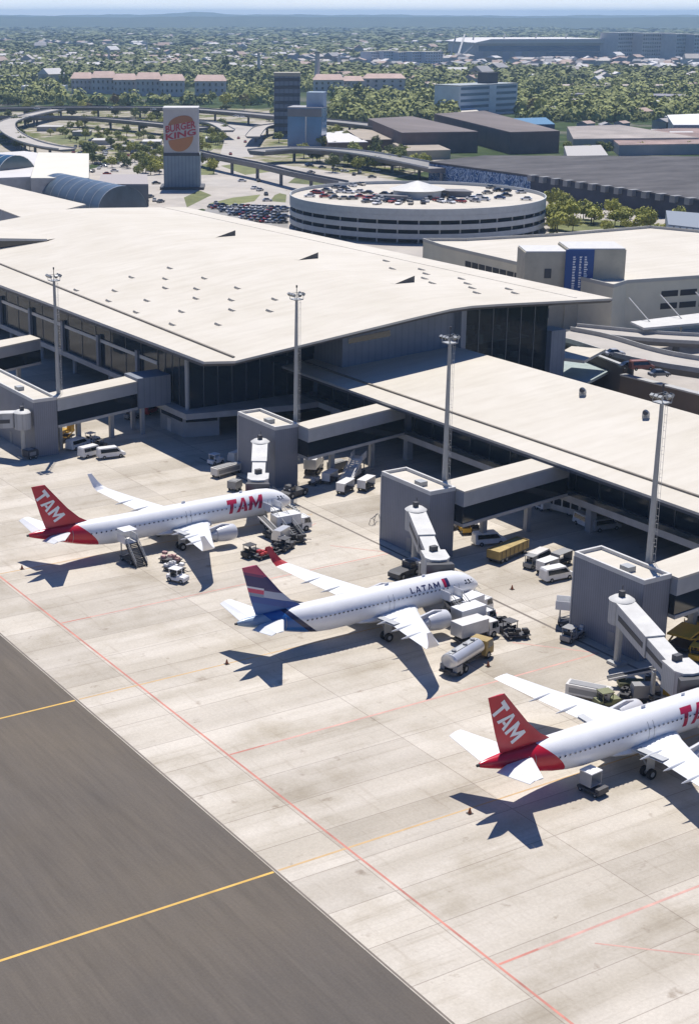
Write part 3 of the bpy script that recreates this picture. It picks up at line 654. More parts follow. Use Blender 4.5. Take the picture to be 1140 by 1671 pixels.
def airliner(kind, e, loc, rz, label):
    t = thing('airliner', label, 'airliner', loc, rz, 'airliners parked at the gates')
    we, te = e*.60, e
    st = FS + [(a+te,z,ry,r) for a,z,ry,r in FT]; N = 28
    b = MB(); b.loft([[(-s, ry*math.cos(2*math.pi*i/N), z + r*math.sin(2*math.pi*i/N)) for i in range(N)] for s,z,ry,r in st])
    fus = b.build('fuselage', livery(kind, te), t, smooth=50)
    def surf(s, z):                                # half width of the body at station s, height z
        for a, c in zip(st, st[1:]):
            if s <= c[0]:
                k = (s-a[0])/(c[0]-a[0]); zc = a[1]+k*(c[1]-a[1]); ry = a[2]+k*(c[2]-a[2]); r = a[3]+k*(c[3]-a[3]); break
        q = max(0, 1-((z-zc)/r)**2); return ry*math.sqrt(q)
    # belly fairing
    b = MB(); b.loft([[(-s, w*math.cos(2*math.pi*i/12), 2.15 + h*math.sin(2*math.pi*i/12)) for i in range(12)] for s,w,h in ((9.8+we,.6,.15),(11.3+we,1.7,.5),(14+we,2.05,.65),(18+we,2.05,.65),(20+we,1.5,.45),(21.6+we,.5,.12))])
    b.build('belly_fairing', M['aircraft'], t, smooth=50)
    # cabin windows, each its own pane
    wm = MB().add([(-.115,0,-.17),(.115,0,-.17),(.115,0,.17),(-.115,0,.17)],[(0,1,2,3)]); w0 = None
    s = 6.6
    while s < 29.0+te:
        for sd in (-1,1):
            y = surf(s,4.25)+.012
            if w0 is None: w0 = wm.build('window', M['cglass'], t)
            else: w0 = w0.copy(); col.objects.link(w0)
            w0.location = (-s, sd*y, 4.25); w0.rotation_euler = (R(-14)*sd, 0, 0)
        s += .66 if e == 0 else .78
    for sd in (-1,1):
        for s, z0 in ((4.6,2.7),(15.2+we*.9,3.2),(31.2+te,3.3)):
            b = MB()
            K = 6
            for k in range(K):
                za, zb = z0+1.85*k/K, z0+1.85*(k+1)/K
                for a, c in ((s,s+.06),(s+.76,s+.82)): b.add([(-a,sd*(surf(a,za)+.012),za),(-c,sd*(surf(c,za)+.012),za),(-c,sd*(surf(c,zb)+.012),zb),(-a,sd*(surf(a,zb)+.012),zb)],[(0,1,2,3)])
            b.build('door', M['grey'], t)
    # cockpit windscreen
    b = MB()
    for sd in (-1,1):
        for s0, s1, z0, z1 in ((1.55,2.15,3.95,4.42),(2.2,2.85,4.05,4.62),(2.9,3.45,4.15,4.7)):
            b.add([(-s0,sd*(surf(s0,z0)+.015),z0),(-s1,sd*(surf(s1,z0)+.015),z0),(-s1+.05,sd*(surf(s1-.05,z1)+.015),z1),(-s0-.25,sd*(surf(s0+.25,z1-.05)+.015),z1-.05)],[(0,1,2,3)])
    b.build('windscreen', M['cglass'], t)
    # wings
    for sd in (-1,1):
        sec = [(10.9,18.2,1.2,2.55,.95,0),(12.4,18.35,3.2,2.75,.82,0),(14.15,18.5,6.4,3.1,.6,.0),(16.9,20.0,11.7,3.75,.36,0),(19.4,21.4,16.7,4.45,.2,0)]
        b = MB(); rings = [aerofoil(a+we,c+we,sd*y,z,th,.12) for a,c,y,z,th,_ in sec]; b.loft(rings)
        wg = b.build('wing', M['wingtop'], t, smooth=35)
        if kind == 'blue' or e > 0:
            b = MB(); b.loft([aerofoil(a+we,c+we,sd*y,z,th,0) for a,c,y,z,th in ((19.4,21.4,16.7,4.45,.2),(20.0,21.6,17.3,4.75,.14))]+[[(-(u+we),sd*y,z+(.05 if i < 5 else -.05)) for i,(u,y,z) in enumerate([(20.3,17.45,5.0),(20.6,17.45,5.0),(20.9,17.45,5.0),(21.3,17.45,5.0),(21.5,17.45,5.0),(21.7,17.45,5.0),(21.7,17.5,5.0),(21.3,17.5,5.0),(20.9,17.5,5.0),(20.5,17.5,5.0),(20.3,17.5,5.0)])]])
            b.v, b.f, b.m = [], [], []
            b.loft([aerofoil(19.4+we,21.4+we,sd*16.7,4.45,.2,.12)]+[[(-(s0+we+(s1-s0)*u), sd*(y+vv*th*.5), z+vv*th*.2) for u,vv in ((0,0),(.06,-.38),(.25,-.55),(.5,-.48),(.78,-.24),(1,-.04),(1,.04),(.75,.2),(.4,.42),(.15,.42),(.04,.25))] for s0,s1,y,z,th in ((20.1,21.7,17.35,4.9,.16),(20.8,21.95,17.65,5.7,.12),(21.7,22.4,17.9,7.0,.07))])
            b.build('winglet', M['red'] if (kind == 'blue' and sd > 0) else M['wingtip'], wg, smooth=35)
        for y in (4.3,7.9,11.2):                     # flap track fairings
            zb = 2.7+.11*y; sb = 18.4+we+max(0,(y-6.4))*.29
            b = MB(); b.loft([[(-(sb+u), sd*y+.17*k*math.cos(2*math.pi*i/8), zb-.32-.05*u+.22*k*math.sin(2*math.pi*i/8)) for i in range(8)] for u,k in ((-2.6,.2),(-1.6,1),(-.2,1),(1.0,.35),(1.25,.08))]); b.build('flap_fairing', M['wingtop'], wg, smooth=50)
        b = MB(); b.loft([[(-(u+we),sd*y,z+h) for u,h in ((s0,.02),(s1,.02),(s1,-.02),(s0,-.02))] for s0,s1,y,z in ((17.3,18.3,2.2,2.76),(17.5,18.5,6.3,3.2))]); b.build('flap', M['fascia'], wg)
        # engine with pylon
        ey, ez, es = 5.75, 2.05, 9.6+we
        prof = [(0,1.02),(.12,1.16),(.5,1.24),(1.6,1.27),(2.7,1.14),(3.3,.98),(3.3,.78),(3.9,.62),(4.6,.42)]
        b = MB(); b.loft([[(-(es+u), sd*ey+r*math.cos(2*math.pi*i/20), ez+r*math.sin(2*math.pi*i/20)) for i in range(20)] for u,r in prof], cap=False)
        en = b.build('engine', M['nacelle'], t, smooth=40)
        b = MB(); b.loft([[(-(es+u), sd*ey+r*math.cos(2*math.pi*i/20), ez+r*math.sin(2*math.pi*i/20)) for i in range(20)] for u,r in ((0,1.02),(.5,.92),(.9,.9))]); b.build('intake', M['dark'], en, smooth=40)
        b = MB(); b.loft([[(-(es+4.3+u), sd*ey+r*math.cos(2*math.pi*i/12), ez+r*math.sin(2*math.pi*i/12)) for i in range(12)] for u,r in ((0,.4),(.5,.3),(1.0,.03))]); b.build('exhaust_cone', M['metal'], en, smooth=40)
        b = MB(); b.loft([[(-(s0),sd*ey-.16,z),(-(s0),sd*ey+.16,z),(-(s0),sd*ey+.16,z+h),(-(s0),sd*ey-.16,z+h)] for s0,z,h in ((es+1.0,ez+1.2,.12),(es+2.2,ez+1.1,.45),(es+4.0,ez+.6,.6),(es+6.0,ez+.75,.2))]); b.build('pylon', M['nacelle'], en)
        # main gear
        gx, gy = -(17.7+we), sd*3.8
        b = MB(); b.tube((gx,gy,.6),(gx,gy,2.6),.16,n=10); b.tube((gx,gy-.75,.6),(gx,gy+.75,.6),.1,n=8); b.bar((gx,gy,1.1),(gx,gy-sd*1.6,2.4),.12,.12); b.box(gx-.6,gy+sd*.25,1.0,gx+.6,gy+sd*.3,2.5); lg = b.build('main_gear', M['galv'], t)
        for q in (-1,1): b = MB(); b.tube((gx,gy+q*.46-.2,.58),(gx,gy+q*.46+.2,.58),.58,n=18); b.tube((gx,gy+q*.46-.22,.58),(gx,gy+q*.46+.22,.58),.28,n=12,mi=1); b.build('wheel', [M['rubber'],M['galv']], lg)
        # tailplane with slightly drooped elevator
        b = MB(); b.loft([aerofoil(a+te,c+te,sd*y,z,th) for a,c,y,z,th in ((31.2,34.55,.6,4.75,.34),(34.75,35.75,6.2,5.75,.14))]); tp = b.build('tailplane', M['wingtop'], t, smooth=35)
        b = MB(); b.loft([[(-(s0+te),sd*y,z+.07),(-(s1+te),sd*y,z-dz),(-(s1+te),sd*y,z-dz-.05),(-(s0+te),sd*y,z-.07)] for s0,s1,y,z,dz in ((34.56,35.9,.75,4.72,.45),(35.77,36.4,6.15,5.74,.2))]); b.build('elevator', M['wingtop'], tp)
    # fin
    fp = [(28.2,34.9,5.75,.30),(29.6,35.2,6.6,.44),(31.4,35.75,8.3,.38),(34.75,36.85,12.3,.20)]
    def fh(s, z):
        for a, c in zip(fp, fp[1:]):
            if z <= c[2]: break
        k = max(0,min(1,(z-a[2])/(c[2]-a[2]))); s0 = a[0]+k*(c[0]-a[0]); s1 = a[1]+k*(c[1]-a[1]); th = a[3]+k*(c[3]-a[3]); u = max(0,min(1,(s-s0)/(s1-s0)))
        return th*.5*min(1, u/.2+.1, (1-u)/.6+.06)
    rings = []
    for s0, s1, z, th in fp:
        rings.append([(-(s0+te+(s1-s0)*u), sg*th*.5*min(1,u/.2+.1,(1-u)/.6+.06), z) for sg, us in ((-1,(0,.2,.4,.7,1)),(1,(1,.7,.4,.2,0))) for u in us])
    b = MB(); b.loft(rings); fin = b.build('fin', fin_mat(kind, te), t, smooth=30)
    if te:
        fin.data.transform(Matrix.Translation((te,0,0))); fin.location = (-te,0,0)
    nm = M['letterred'] if kind == 'red' else M['letterdark']
    for sd in (-1,1):
        if kind == 'red':                            # fin lettering runs down the leading edge
            a0 = Vector((-(34.9), 11.75)); d = Vector((3.35,-4.75)).normalized(); nn = Vector((-d.y*1.0, d.x))*-1; LW, LH = 5.3, 1.9
            def ff(u, v, sd=sd):
                q = (a0 + d*(u*LW) + nn*((1-v)*LH)) if sd < 0 else (a0 + d*((1-u)*LW) + nn*((1-v)*LH) if False else a0 + d*(u*LW) + nn*((1-v)*LH))
                return Vector((q.x, sd*(fh(-q.x, q.y)+.03), q.y))
            lo = letter_obj('fin_lettering', 'TAM', 2, ff, M['letterwhite'], fin, .12, .25, 4, 6, .12)
            b0, b1, zb, hh = (6.1,12.6,3.45,1.95) if te else (4.8,11.2,3.3,2.0)
            def fb(u, v, sd=sd):
                s = (b1-(b1-b0)*u) if sd < 0 else (b0+(b1-b0)*u); z = zb+hh*v; return Vector((-s, sd*(surf(s,z)+.02), z))
            letter_obj('airline_lettering', 'TAM', 2, fb, nm, t, .26, .29, 8, 8, .06)
        else:
            def fb(u, v, sd=sd):
                s = (12.4-4.7*u) if sd < 0 else (7.7+4.7*u); z = 4.62+.66*v; return Vector((-s, sd*(surf(s,z)+.02), z))
            letter_obj('airline_lettering', 'LATAM', 1, fb, nm, t, 0, .2, 3, 8, .26)
            b = MB(); K = 5
            for i in range(K):
                za, zb = 4.45+1.0*i/K, 4.45+1.0*(i+1)/K
                for s0, s1, mi in ((6.1,6.6,0),(6.6,7.05,1)):
                    b.add([(-(s0+.1*i/K),sd*(surf(s0,za)+.02),za),(-(s1+.1*i/K),sd*(surf(s1,za)+.02),za),(-(s1+.1*(i+1)/K),sd*(surf(s1,zb)+.02),zb),(-(s0+.1*(i+1)/K),sd*(surf(s0,zb)+.02),zb)],[(0,1,2,3)],mi)
            b.build('airline_emblem', [M['letterdark'],M['letterred']], t)
    # nose gear, tail cone exhaust, aerials
    b = MB(); b.tube((-5.1,0,.4),(-5.1,0,2.0),.11,n=8); b.bar((-5.1,0,1.0),(-4.0,0,1.95),.09,.09); b.box(-5.8,-.42,1.2,-4.6,-.38,1.85); b.box(-5.8,.38,1.2,-4.6,.42,1.85); ng = b.build('nose_gear', M['galv'], t)
    for q in (-1,1): b = MB(); b.tube((-5.1,q*.25-.1,.38),(-5.1,q*.25+.1,.38),.38,n=14); b.build('wheel', M['rubber'], ng)
    b = MB(); b.tube((-37.5-te,0,5.19),(-37.85-te,0,5.2),.17,.15,n=12); b.build('exhaust', M['black'], t)
    b = MB(); b.box(-9.4,-.03,5.7,-8.9,.03,6.1); b.box(-15.4-we,-.03,5.7,-14.8-we,.03,6.15); b.build('aerial', M['aircraft'], t)
    return t
M['nacelle'] = mat('engine_nacelle_grey', (.56,.565,.58), .3, 0, .05)
airliner('red', 6.93, (123.8,194.0,0), .010, 'long white jet with red tail furthest from the camera at the left')
airliner('blue', 0, (125.4,149.7,0), .004, 'white jet with indigo and coral tail parked between two red tailed jets')
airliner('red', 0, (127.1,105.8,0), .014, 'white jet with red tail nearest the camera, nose out of frame')
# ------------------------------------------------------------------ ground vehicles
def wheels(t, xs, hw, r, wd=.22):
    for x in xs:
        for s in (-1,1):
            b = MB(); b.tube((x,s*hw-wd/2,r),(x,s*hw+wd/2,r),r,n=14); b.tube((x,s*hw-wd/2-.01,r),(x,s*hw+wd/2+.01,r),r*.5,n=10,mi=1); b.build('wheel',[M['rubber'],M['galv']],t)
def cab_box(t, x0, x1, hw, z0, z1, m, slope=.35):   # driver cab facing +x with glazing and lamps
    b = MB(); b.side([(x0,z0),(x1,z0),(x1,z0+(z1-z0)*.45),(x1-slope,z1),(x0,z1)],-hw,hw); c = b.build('cab',m,t)
    zz = z0+(z1-z0)*.47; L = x1-x0
    b = MB(); b.add([(x1-.02+.01,-hw*.86,zz),(x1-.02+.01,hw*.86,zz),(x1-slope*.93+.015,hw*.86,z1-.08),(x1-slope*.93+.015,-hw*.86,z1-.08)],[(0,1,2,3)]); b.build('windscreen',M['cglass'],c)
    for s in (-1,1): b = MB(); b.add([(x0+L*.25,s*(hw+.006),zz),(x1-.15,s*(hw+.006),zz),(x1-slope-.05,s*(hw+.006),z1-.14),(x0+L*.25,s*(hw+.006),z1-.14)],[(0,1,2,3)]); b.build('side_window',M['cglass'],c)
    for s in (-1,1): b = MB(); b.box(x1-.01,s*hw*.72-.13,z0+.3,x1+.04,s*hw*.72+.13,z0+.5); b.build('headlight',M['wingtip'],c)
    return c
GV = 'ground service vehicles on the apron'
def V(name, label, cat, pa, pb=None, rz=None, group=None, off=None):
    a = at(*pa)
    if pb is not None: c = at(*pb); rz = math.atan2(c.y-a.y, c.x-a.x); a = (a+c)/2
    return thing(name, label, cat, (a.x,a.y,0), rz or 0, group)
def van(label, pa, pb=None, rz=None, m='white', L=5.0, H=2.0, name='van', group=None):
    t = V(name, label, 'van', pa, pb, rz, group); h = L/2; W = .92
    ins = lambda x, z: .16 if z > H*.6 else 0
    b = MB(); b.side([(-h,.35),(h,.35),(h,.85),(h-.75,1.08),(h-1.5,H),(-h+.15,H),(-h,H-.25)],-W,W,inset=ins); bd = b.build('body',M[m],t)
    b = MB(); b.add([(h-.79,-.78,1.14),(h-.79,.78,1.14),(h-1.42,.72,H-.1),(h-1.42,-.72,H-.1)],[(0,1,2,3)]); b.v=[(x+.03,y,z+.02) for x,y,z in b.v]; b.build('windscreen',M['cglass'],bd)
    for s in (-1,1): b = MB(); b.add([(-h+.35,s*.93,1.15),(h-1.0,s*.93,1.15),(h-1.6,s*.79,H-.18),(-h+.35,s*.79,H-.18)],[(0,1,2,3)]); b.v=[(x,y+s*.0,z) for x,y,z in b.v]; b.build('side_window',M['cglass'],bd)
    for s in (-1,1): b = MB(); b.box(h-.02,s*.66-.14,.6,h+.03,s*.66+.14,.8); b.build('headlight',M['silver'],bd)
    wheels(t,(-h+.95,h-.95),.84,.33); return t
def car_mesh(t, m, L=4.3):
    h = L/2
    b = MB(); b.side([(-h,.3),(h,.3),(h,.62),(h-.25,.78),(h-1.05,.9),(-h+.55,.92),(-h,.82)],-.86,.86); bd = b.build('body',m,t)
    b = MB(); b.side([(h-1.1,.89),(h-1.75,1.42),(-h+1.25,1.44),(-h+.5,.9)],-.82,.82,1,inset=lambda x,z: .16 if z > 1.2 else 0); b.add([(h-1.78,-.64,1.445),(h-1.78,.64,1.445),(-h+1.28,.64,1.465),(-h+1.28,-.64,1.465)],[(0,1,2,3)],0); b.build('cabin',[m,M['cglass']],bd)
    wheels(t,(-h+.8,h-.8),.78,.31)
def tug(label, pa, pb=None, rz=None, m='white', group=None):
    t = V('baggage_tractor', label, 'tractor', pa, pb, rz, group)
    b = MB(); b.side([(-1.5,.35),(1.5,.35),(1.5,.85),(1.35,1.0),(.3,1.05),(.2,.7),(-.9,.7),(-1.0,1.0),(-1.5,1.0)],-.7,.7); b.build('body',M[m],t)
    b = MB(); b.box(-.85,-.5,.7,-.35,.5,.95); b.box(-.95,-.5,.95,-.8,.5,1.4); b.build('seat',M['black'],t)
    b = MB(); b.bar((.25,.2,1.0),(-.1,.2,1.35),.05,.05); b.tube((-.1,.2,1.33),(-.13,.2,1.37),.2,n=12); b.build('steering_wheel',M['black'],t)
    b = MB()
    for x in (-1.0,.3):
        for s in (-.62,.62): b.box(x-.04,s-.04,.9,x+.04,s+.04,1.9)
    b.box(-1.15,-.72,1.9,.45,.72,1.97); b.build('canopy',M[m],t)
    wheels(t,(-1.0,1.0),.62,.34); return t
def cart(label, pa, pb=None, rz=None, m='offwhite', load=None, roof=True, group=None, L=3.2):
    t = V('baggage_cart', label, 'baggage cart', pa, pb, rz, group); h = L/2
    b = MB(); b.box(-h,-.78,.5,h,.78,.62); b.bar((h,0,.5),(h+.9,0,.4),.08,.08); b.build('bed',M['dark'],t)
    if roof:
        b = MB()
        for x in (-h+.05,h-.05):
            for s in (-.73,.73): b.box(x-.04,s-.04,.62,x+.04,s+.04,1.95)
        b.side([(-h,1.95),(-h,2.02),(h,2.02),(h,1.95)],-.82,.82); b.box(-h+.02,-.76,.62,-h+.06,.76,1.95); b.box(h-.06,-.76,.62,h-.02,.76,1.95); b.build('canopy',M[m],t)
    if load:
        r = random.Random(label); b = MB()
        for i in range(7):
            x, y = r.uniform(-h+.35,h-.35), r.uniform(-.45,.45); z = .63+(i%2)*.4; b.box(x-.35,y-.25,z,x+.35,y+.25,z+.38)
        b.build('load',M[load],t)
    wheels(t,(-h+.5,h-.5),.66,.25,.16); return t
def container_dolly(label, pa, pb=None, rz=None, m='silver', group=None):
    t = V('container_dolly', label, 'cargo dolly', pa, pb, rz, group)
    b = MB(); b.box(-1.6,-.9,.45,1.6,.9,.6); b.bar((1.6,0,.5),(2.5,0,.4),.09,.09); b.build('bed',M['dark'],t)
    b = MB(); b.add([(-1.5,-.8,.62),(1.5,-.8,.62),(1.5,.8,.62),(-1.5,.8,.62),(-1.5,-.8,2.2),(1.5,-.8,2.2),(1.5,.45,2.2),(-1.5,.45,2.2),(-1.5,.8,1.5),(1.5,.8,1.5)],[(0,3,2,1),(4,5,6,7),(0,1,5,4),(7,6,9,8),(8,9,2,3),(1,2,9,6,5),(0,4,7,8,3)]); b.build('container',M[m],t)
    wheels(t,(-1.1,1.1),.7,.24,.16); return t
def high_lift(label, pa, pb=None, rz=None, m='white', z=1.2, L=6.2, group=None):
    t = V('catering_truck', label, 'truck', pa, pb, rz, group); h = L/2
    b = MB(); b.box(-h,-.55,.5,h-.3,.55,.78); b.box(-h,-1.0,.45,-h+.2,1.0,.65); b.build('chassis',M['dark'],t)
    cab_box(t,h-1.75,h,1.08,.45,2.25,M[m])
    b = MB(); b.box(-h+.05,-1.1,z,h-1.95,1.1,z+1.75); bx = b.build('cargo_box',M[m],t)
    b = MB(); b.box(-h+.02,-1.0,z+.1,-h+.045,1.0,z+1.65); b.build('roller_door',M['silver'],bx)
    b = MB(); b.box(h-1.95,-1.1,z+.02,h-.6,1.1,z+.12); b.box(h-.65,-1.1,z+.12,h-.6,1.1,z+1.0); b.build('loading_platform',M['galv'],bx)
    if z > 1.6:
        b = MB()
        for s in (-.7,.7): b.bar((-h+.6,s,.8),(h-2.6,s,z-.02),.14,.14); b.bar((-h+.6,s,z-.02),(h-2.6,s,.8),.12,.12)
        b.build('scissor_lift',M['dark'],t)
    wheels(t,(-h+1.3,-h+2.3,h-1.0),.98,.46,.3); return t
def stairs(label, top, bottom, zt=3.4, m='white', canopy=True, sm='dark'):
    """top, bottom: ground points under the door end and the foot"""
    d = bottom-top; L = d.length; t = thing('passenger_stairs', label, 'airstairs', (top.x,top.y,0), math.atan2(d.y,d.x))
    b = MB(); b.box(-.2,-1.0,.45,L*.75,1.0,.7); b.build('chassis',M['dark'],t)
    n = 16; x0 = 1.6
    b = MB()
    for i in range(n):
        f = i/n; x = x0+(L-x0)*f; z = zt*(1-f)-.12; b.box(x,-.85,z-.12,x+(L-x0)/n+.03,.85,z)
    for s in (-.9,.9): b.bar((x0,s,zt-.15),(L,s,.12),.1,.4)
    st = b.build('flight',M[sm],t)
    b = MB()
    for s in (-.92,.92):
        b.bar((x0,s,zt+.95),(L,s,1.0),.07,.1); b.bar((x0,s,zt+.45),(L,s,.55),.05,.06)
        for k in range(5): f = k/4; b.bar((x0+(L-x0)*f,s,zt*(1-f)),(x0+(L-x0)*f,s,zt*(1-f)+1.0),.05,.05)
    b.build('handrail',M['galv' if sm=='dark' else sm],st)
    b = MB(); b.box(-.6,-1.1,zt-.15,x0,1.1,zt); 
    for s in (-1.08,1.08): b.box(-.6,s-.03,zt,x0,s+.03,zt+1.05)
    b.build('platform',M[m],t)
    if canopy:
        b = MB(); b.box(-.7,-1.1,zt+1.7,x0-.1,1.1,zt+1.78)
        for x in (-.5,x0-.25):
            for s in (-1.0,1.0): b.box(x-.04,s-.04,zt,x+.04,s+.04,zt+1.7)
        b.build('canopy',M['white'],t)
    b = MB(); b.bar((0,-.8,.7),(0,-.8,zt-.15),.14,.14); b.bar((0,.8,.7),(0,.8,zt-.15),.14,.14); b.bar((.2,-.8,.7),(L*.5,-.8,zt*.55),.12,.12); b.bar((.2,.8,.7),(L*.5,.8,zt*.55),.12,.12); b.build('support_frame',M['galv'],t)
    wheels(t,(.3,L*.65),.85,.38,.26); return t
def tanker(label, pa, pb):
    t = V('fuel_tanker', label, 'tanker', pa, pb); h = 4.6
    b = MB(); b.box(-h,-.55,.6,h-.3,.55,.9); b.box(-h,-1.15,.5,-h+.25,1.15,.8); b.build('chassis',M['dark'],t)
    cab_box(t,h-1.9,h,1.15,.55,2.5,M['ochre'])
    b = MB(); N = 20
    b.loft([[(x,1.2*k*math.cos(2*math.pi*i/N),1.95+.95*k*math.sin(2*math.pi*i/N)) for i in range(N)] for x,k in ((-h+.25,.8),(-h+.4,.97),(-h+.7,1),(h-2.6,1),(h-2.35,.97),(h-2.2,.8))]); tk = b.build('tank',M['silver'],t,smooth=40)
    b = MB(); b.box(-h+.6,-.3,2.88,h-2.6,.3,2.95); b.build('walkway',M['galv'],tk)
    for x in (-h+1.4,-.6,h-3.4): b = MB(); b.tube((x,0,2.94),(x,0,3.15),.3,n=12); b.build('hatch',M['grey'],tk)
    b = MB(); b.box(-h+.3,-1.2,.75,-h+1.6,-.6,1.5); b.box(-h+.3,.6,.75,-h+1.6,1.2,1.5); b.build('hose_cabinet',M['grey'],t)
    for x in (-h+2,-1.4,.2): b = MB(); b.box(x-.05,-1.24,1.05,x+.05,1.24,1.2); b.build('tank_saddle',M['dark'],tk)
    wheels(t,(-h+1.5,-h+2.6,h-1.2),1.0,.5,.32); return t
def belt_loader(label, pa, pb, m='olive', z0=1.0, z1=2.6):
    t = V('belt_loader', label, 'belt loader', pa, pb)
    b = MB(); b.side([(-2.2,.35),(2.2,.35),(2.2,.8),(-2.2,.9)],-.75,.75); b.build('body',M[m],t)
    b = MB(); b.bar((-3.4,.25,z0),(3.6,.25,z1),.95,.18); bt = b.build('belt',M['black'],t)
    b = MB()
    for s in (-.25,.75): b.bar((-3.4,s,z0+.08),(3.6,s,z1+.08),.1,.26)
    b.bar((-1.2,.25,.85),(-1.2,.25,1.4),.12,.12); b.bar((1.0,.25,.8),(1.0,.25,1.95),.12,.12); b.build('belt_frame',M['offwhite'],bt)
    b = MB(); b.box(.9,-.72,.82,1.6,-.25,1.6); b.build('seat',M['black'],t)
    wheels(t,(-1.4,1.4),.68,.36,.24); return t
def gpu(label, pa, pb, m='offwhite', L=3.4, name='power_unit'):
    t = V(name, label, 'power unit', pa, pb); h = L/2
    b = MB(); b.side([(-h,.5),(h,.5),(h,1.5),(h-.3,1.75),(-h,1.75)],-.85,.85); bd = b.build('body',M[m],t)
    b = MB(); b.box(-h+.3,-.6,1.752,h-.8,.6,1.82); b.build('vent_grille',M['grey'],bd)
    b = MB(); b.box(-h+.4,-.86,.75,h-.6,-.852,1.4); b.build('side_panel',M['grey'],bd)
    b = MB(); b.bar((h,0,.5),(h+1.1,0,.35),.09,.09); b.build('tow_bar',M['dark'],t)
    wheels(t,(-h+.6,h-.6),.72,.32,.2); return t
def cargo_loader(label, pa, pb, m='yellow'):
    t = V('cargo_loader', label, 'loader', pa, pb)
    b = MB(); b.box(-3.6,-1.4,.5,3.6,1.4,.8); b.build('chassis',M['dark'],t)
    b = MB(); b.box(-3.6,-1.5,2.1,1.0,1.5,2.35)
    for s in (-1.45,1.45): b.bar((-3.4,s,.8),(.8,s,2.1),.18,.18); b.bar((-3.4,s,2.1),(.8,s,.8),.18,.18)
    b.build('main_platform',M[m],t)
    b = MB(); b.box(1.2,-1.5,1.5,3.5,1.5,1.75)
    for s in (-1.4,1.4): b.bar((1.3,s,.8),(3.3,s,1.5),.16,.16); b.bar((1.4,s,1.75),(3.4,s,1.75+.9),.06,.06); b.box(1.35,s-.05,1.75,1.42,s+.05,2.7)
    b.build('front_platform',M[m],t)
    b = MB(); b.box(2.2,-1.55,1.75,3.3,-.6,3.3); b.build('operator_cabin',M[m],t)
    wheels(t,(-2.6,-1.6,2.4),1.15,.42,.3); return t
def pushback(label, pa, pb, m='dark'):
    t = V('pushback_tractor', label, 'tow tractor', pa, pb)
    b = MB(); b.side([(-2.4,.3),(2.4,.3),(2.4,.95),(1.9,1.15),(-1.9,1.15),(-2.4,.95)],-1.05,1.05); b.build('body',M[m],t)
    cab_box(t,.4,1.7,.8,1.1,2.0,M[m],.25)
    b = MB(); b.bar((2.4,0,.5),(5.2,0,.6),.12,.12); b.build('tow_bar',M['grey'],t)
    wheels(t,(-1.5,1.5),.95,.5,.36); return t
def trailer(label, pa, pb, m='ochre'):
    t = V('freight_trailer', label, 'trailer', pa, pb); h = 3.9
    b = MB(); b.box(-h,-1.1,.55,h,1.1,.75); b.build('bed',M['dark'],t)
    b = MB(); b.box(-h,-1.12,.75,h,-1.04,2.0); b.box(-h,1.04,.75,h,1.12,2.0); b.box(-h,-1.04,.75,-h+.08,1.04,2.0); b.box(h-.08,-1.04,.75,h,1.04,2.0); sd = b.build('side_board',M[m],t)
    b = MB(); b.box(-h+.1,-1.02,1.72,h-.1,1.02,1.84); b.build('tarpaulin',mat('ochre_tarpaulin',(.40,.30,.12),.8,0,.3,.8),t)
    for i in range(7):
        x = -h+.6+i*1.1; b = MB(); b.box(x-.05,-1.16,.78,x+.05,-1.125,1.98); b.build('side_stake',M['dark'],sd)
    wheels(t,(-h+1,-h+2.1,h-1),.95,.42,.28); return t
def bus(label, pa, pb, m='offwhite', L=11):
    t = V('apron_bus', label, 'bus', pa, pb); h = L/2
    b = MB(); b.side([(-h,.4),(h,.4),(h,1.4),(h-.25,2.9),(-h,2.9)],-1.35,1.35); bd = b.build('body',M[m],t)
    for s in (-1,1):
        for k in range(6):
            x = -h+.5+k*(L-1.4)/6; b = MB(); b.add([(x,s*1.358,1.35),(x+1.35,s*1.358,1.35),(x+1.35,s*1.358,2.45),(x,s*1.358,2.45)],[(0,1,2,3)]); b.build('side_window',M['cglass'],bd)
    b = MB(); b.add([(h+.006,-1.2,1.42),(h+.006,1.2,1.42),(h-.2,1.2,2.7),(h-.2,-1.2,2.7)],[(0,1,2,3)]); b.build('windscreen',M['cglass'],bd)
    wheels(t,(-h+2.2,h-2.2),1.15,.48,.3); return t
def cone(label, p, group=None, h=.65):
    a = at(*p); t = thing('traffic_cone', label, 'cone', (a.x,a.y,0), 0, group)
    b = MB(); b.tube((0,0,.05),(0,0,h),.22,.05,n=12); c = b.build('body',M['orange'],t,smooth=40)
    b = MB(); b.tube((0,0,h*.45),(0,0,h*.65),.145,.105,n=12); b.build('stripe',M['white'],c)
    b = MB(); b.box(-.28,-.28,.01,.28,.28,.06); b.build('base',M['black'],t); return t
def sawhorse(label, p, rz):
    a = at(*p); t = thing('equipment_rack', label, 'rack', (a.x,a.y,0), rz)
    b = MB()
    for x in (-1.2,1.2):
        for s in (-.5,.5): b.bar((x,s,.02),(x,s*.4,1.1),.07,.07)
    b.bar((-1.4,0,1.1),(1.4,0,1.1),.1,.1); b.build('frame',M['dark'],t); return t

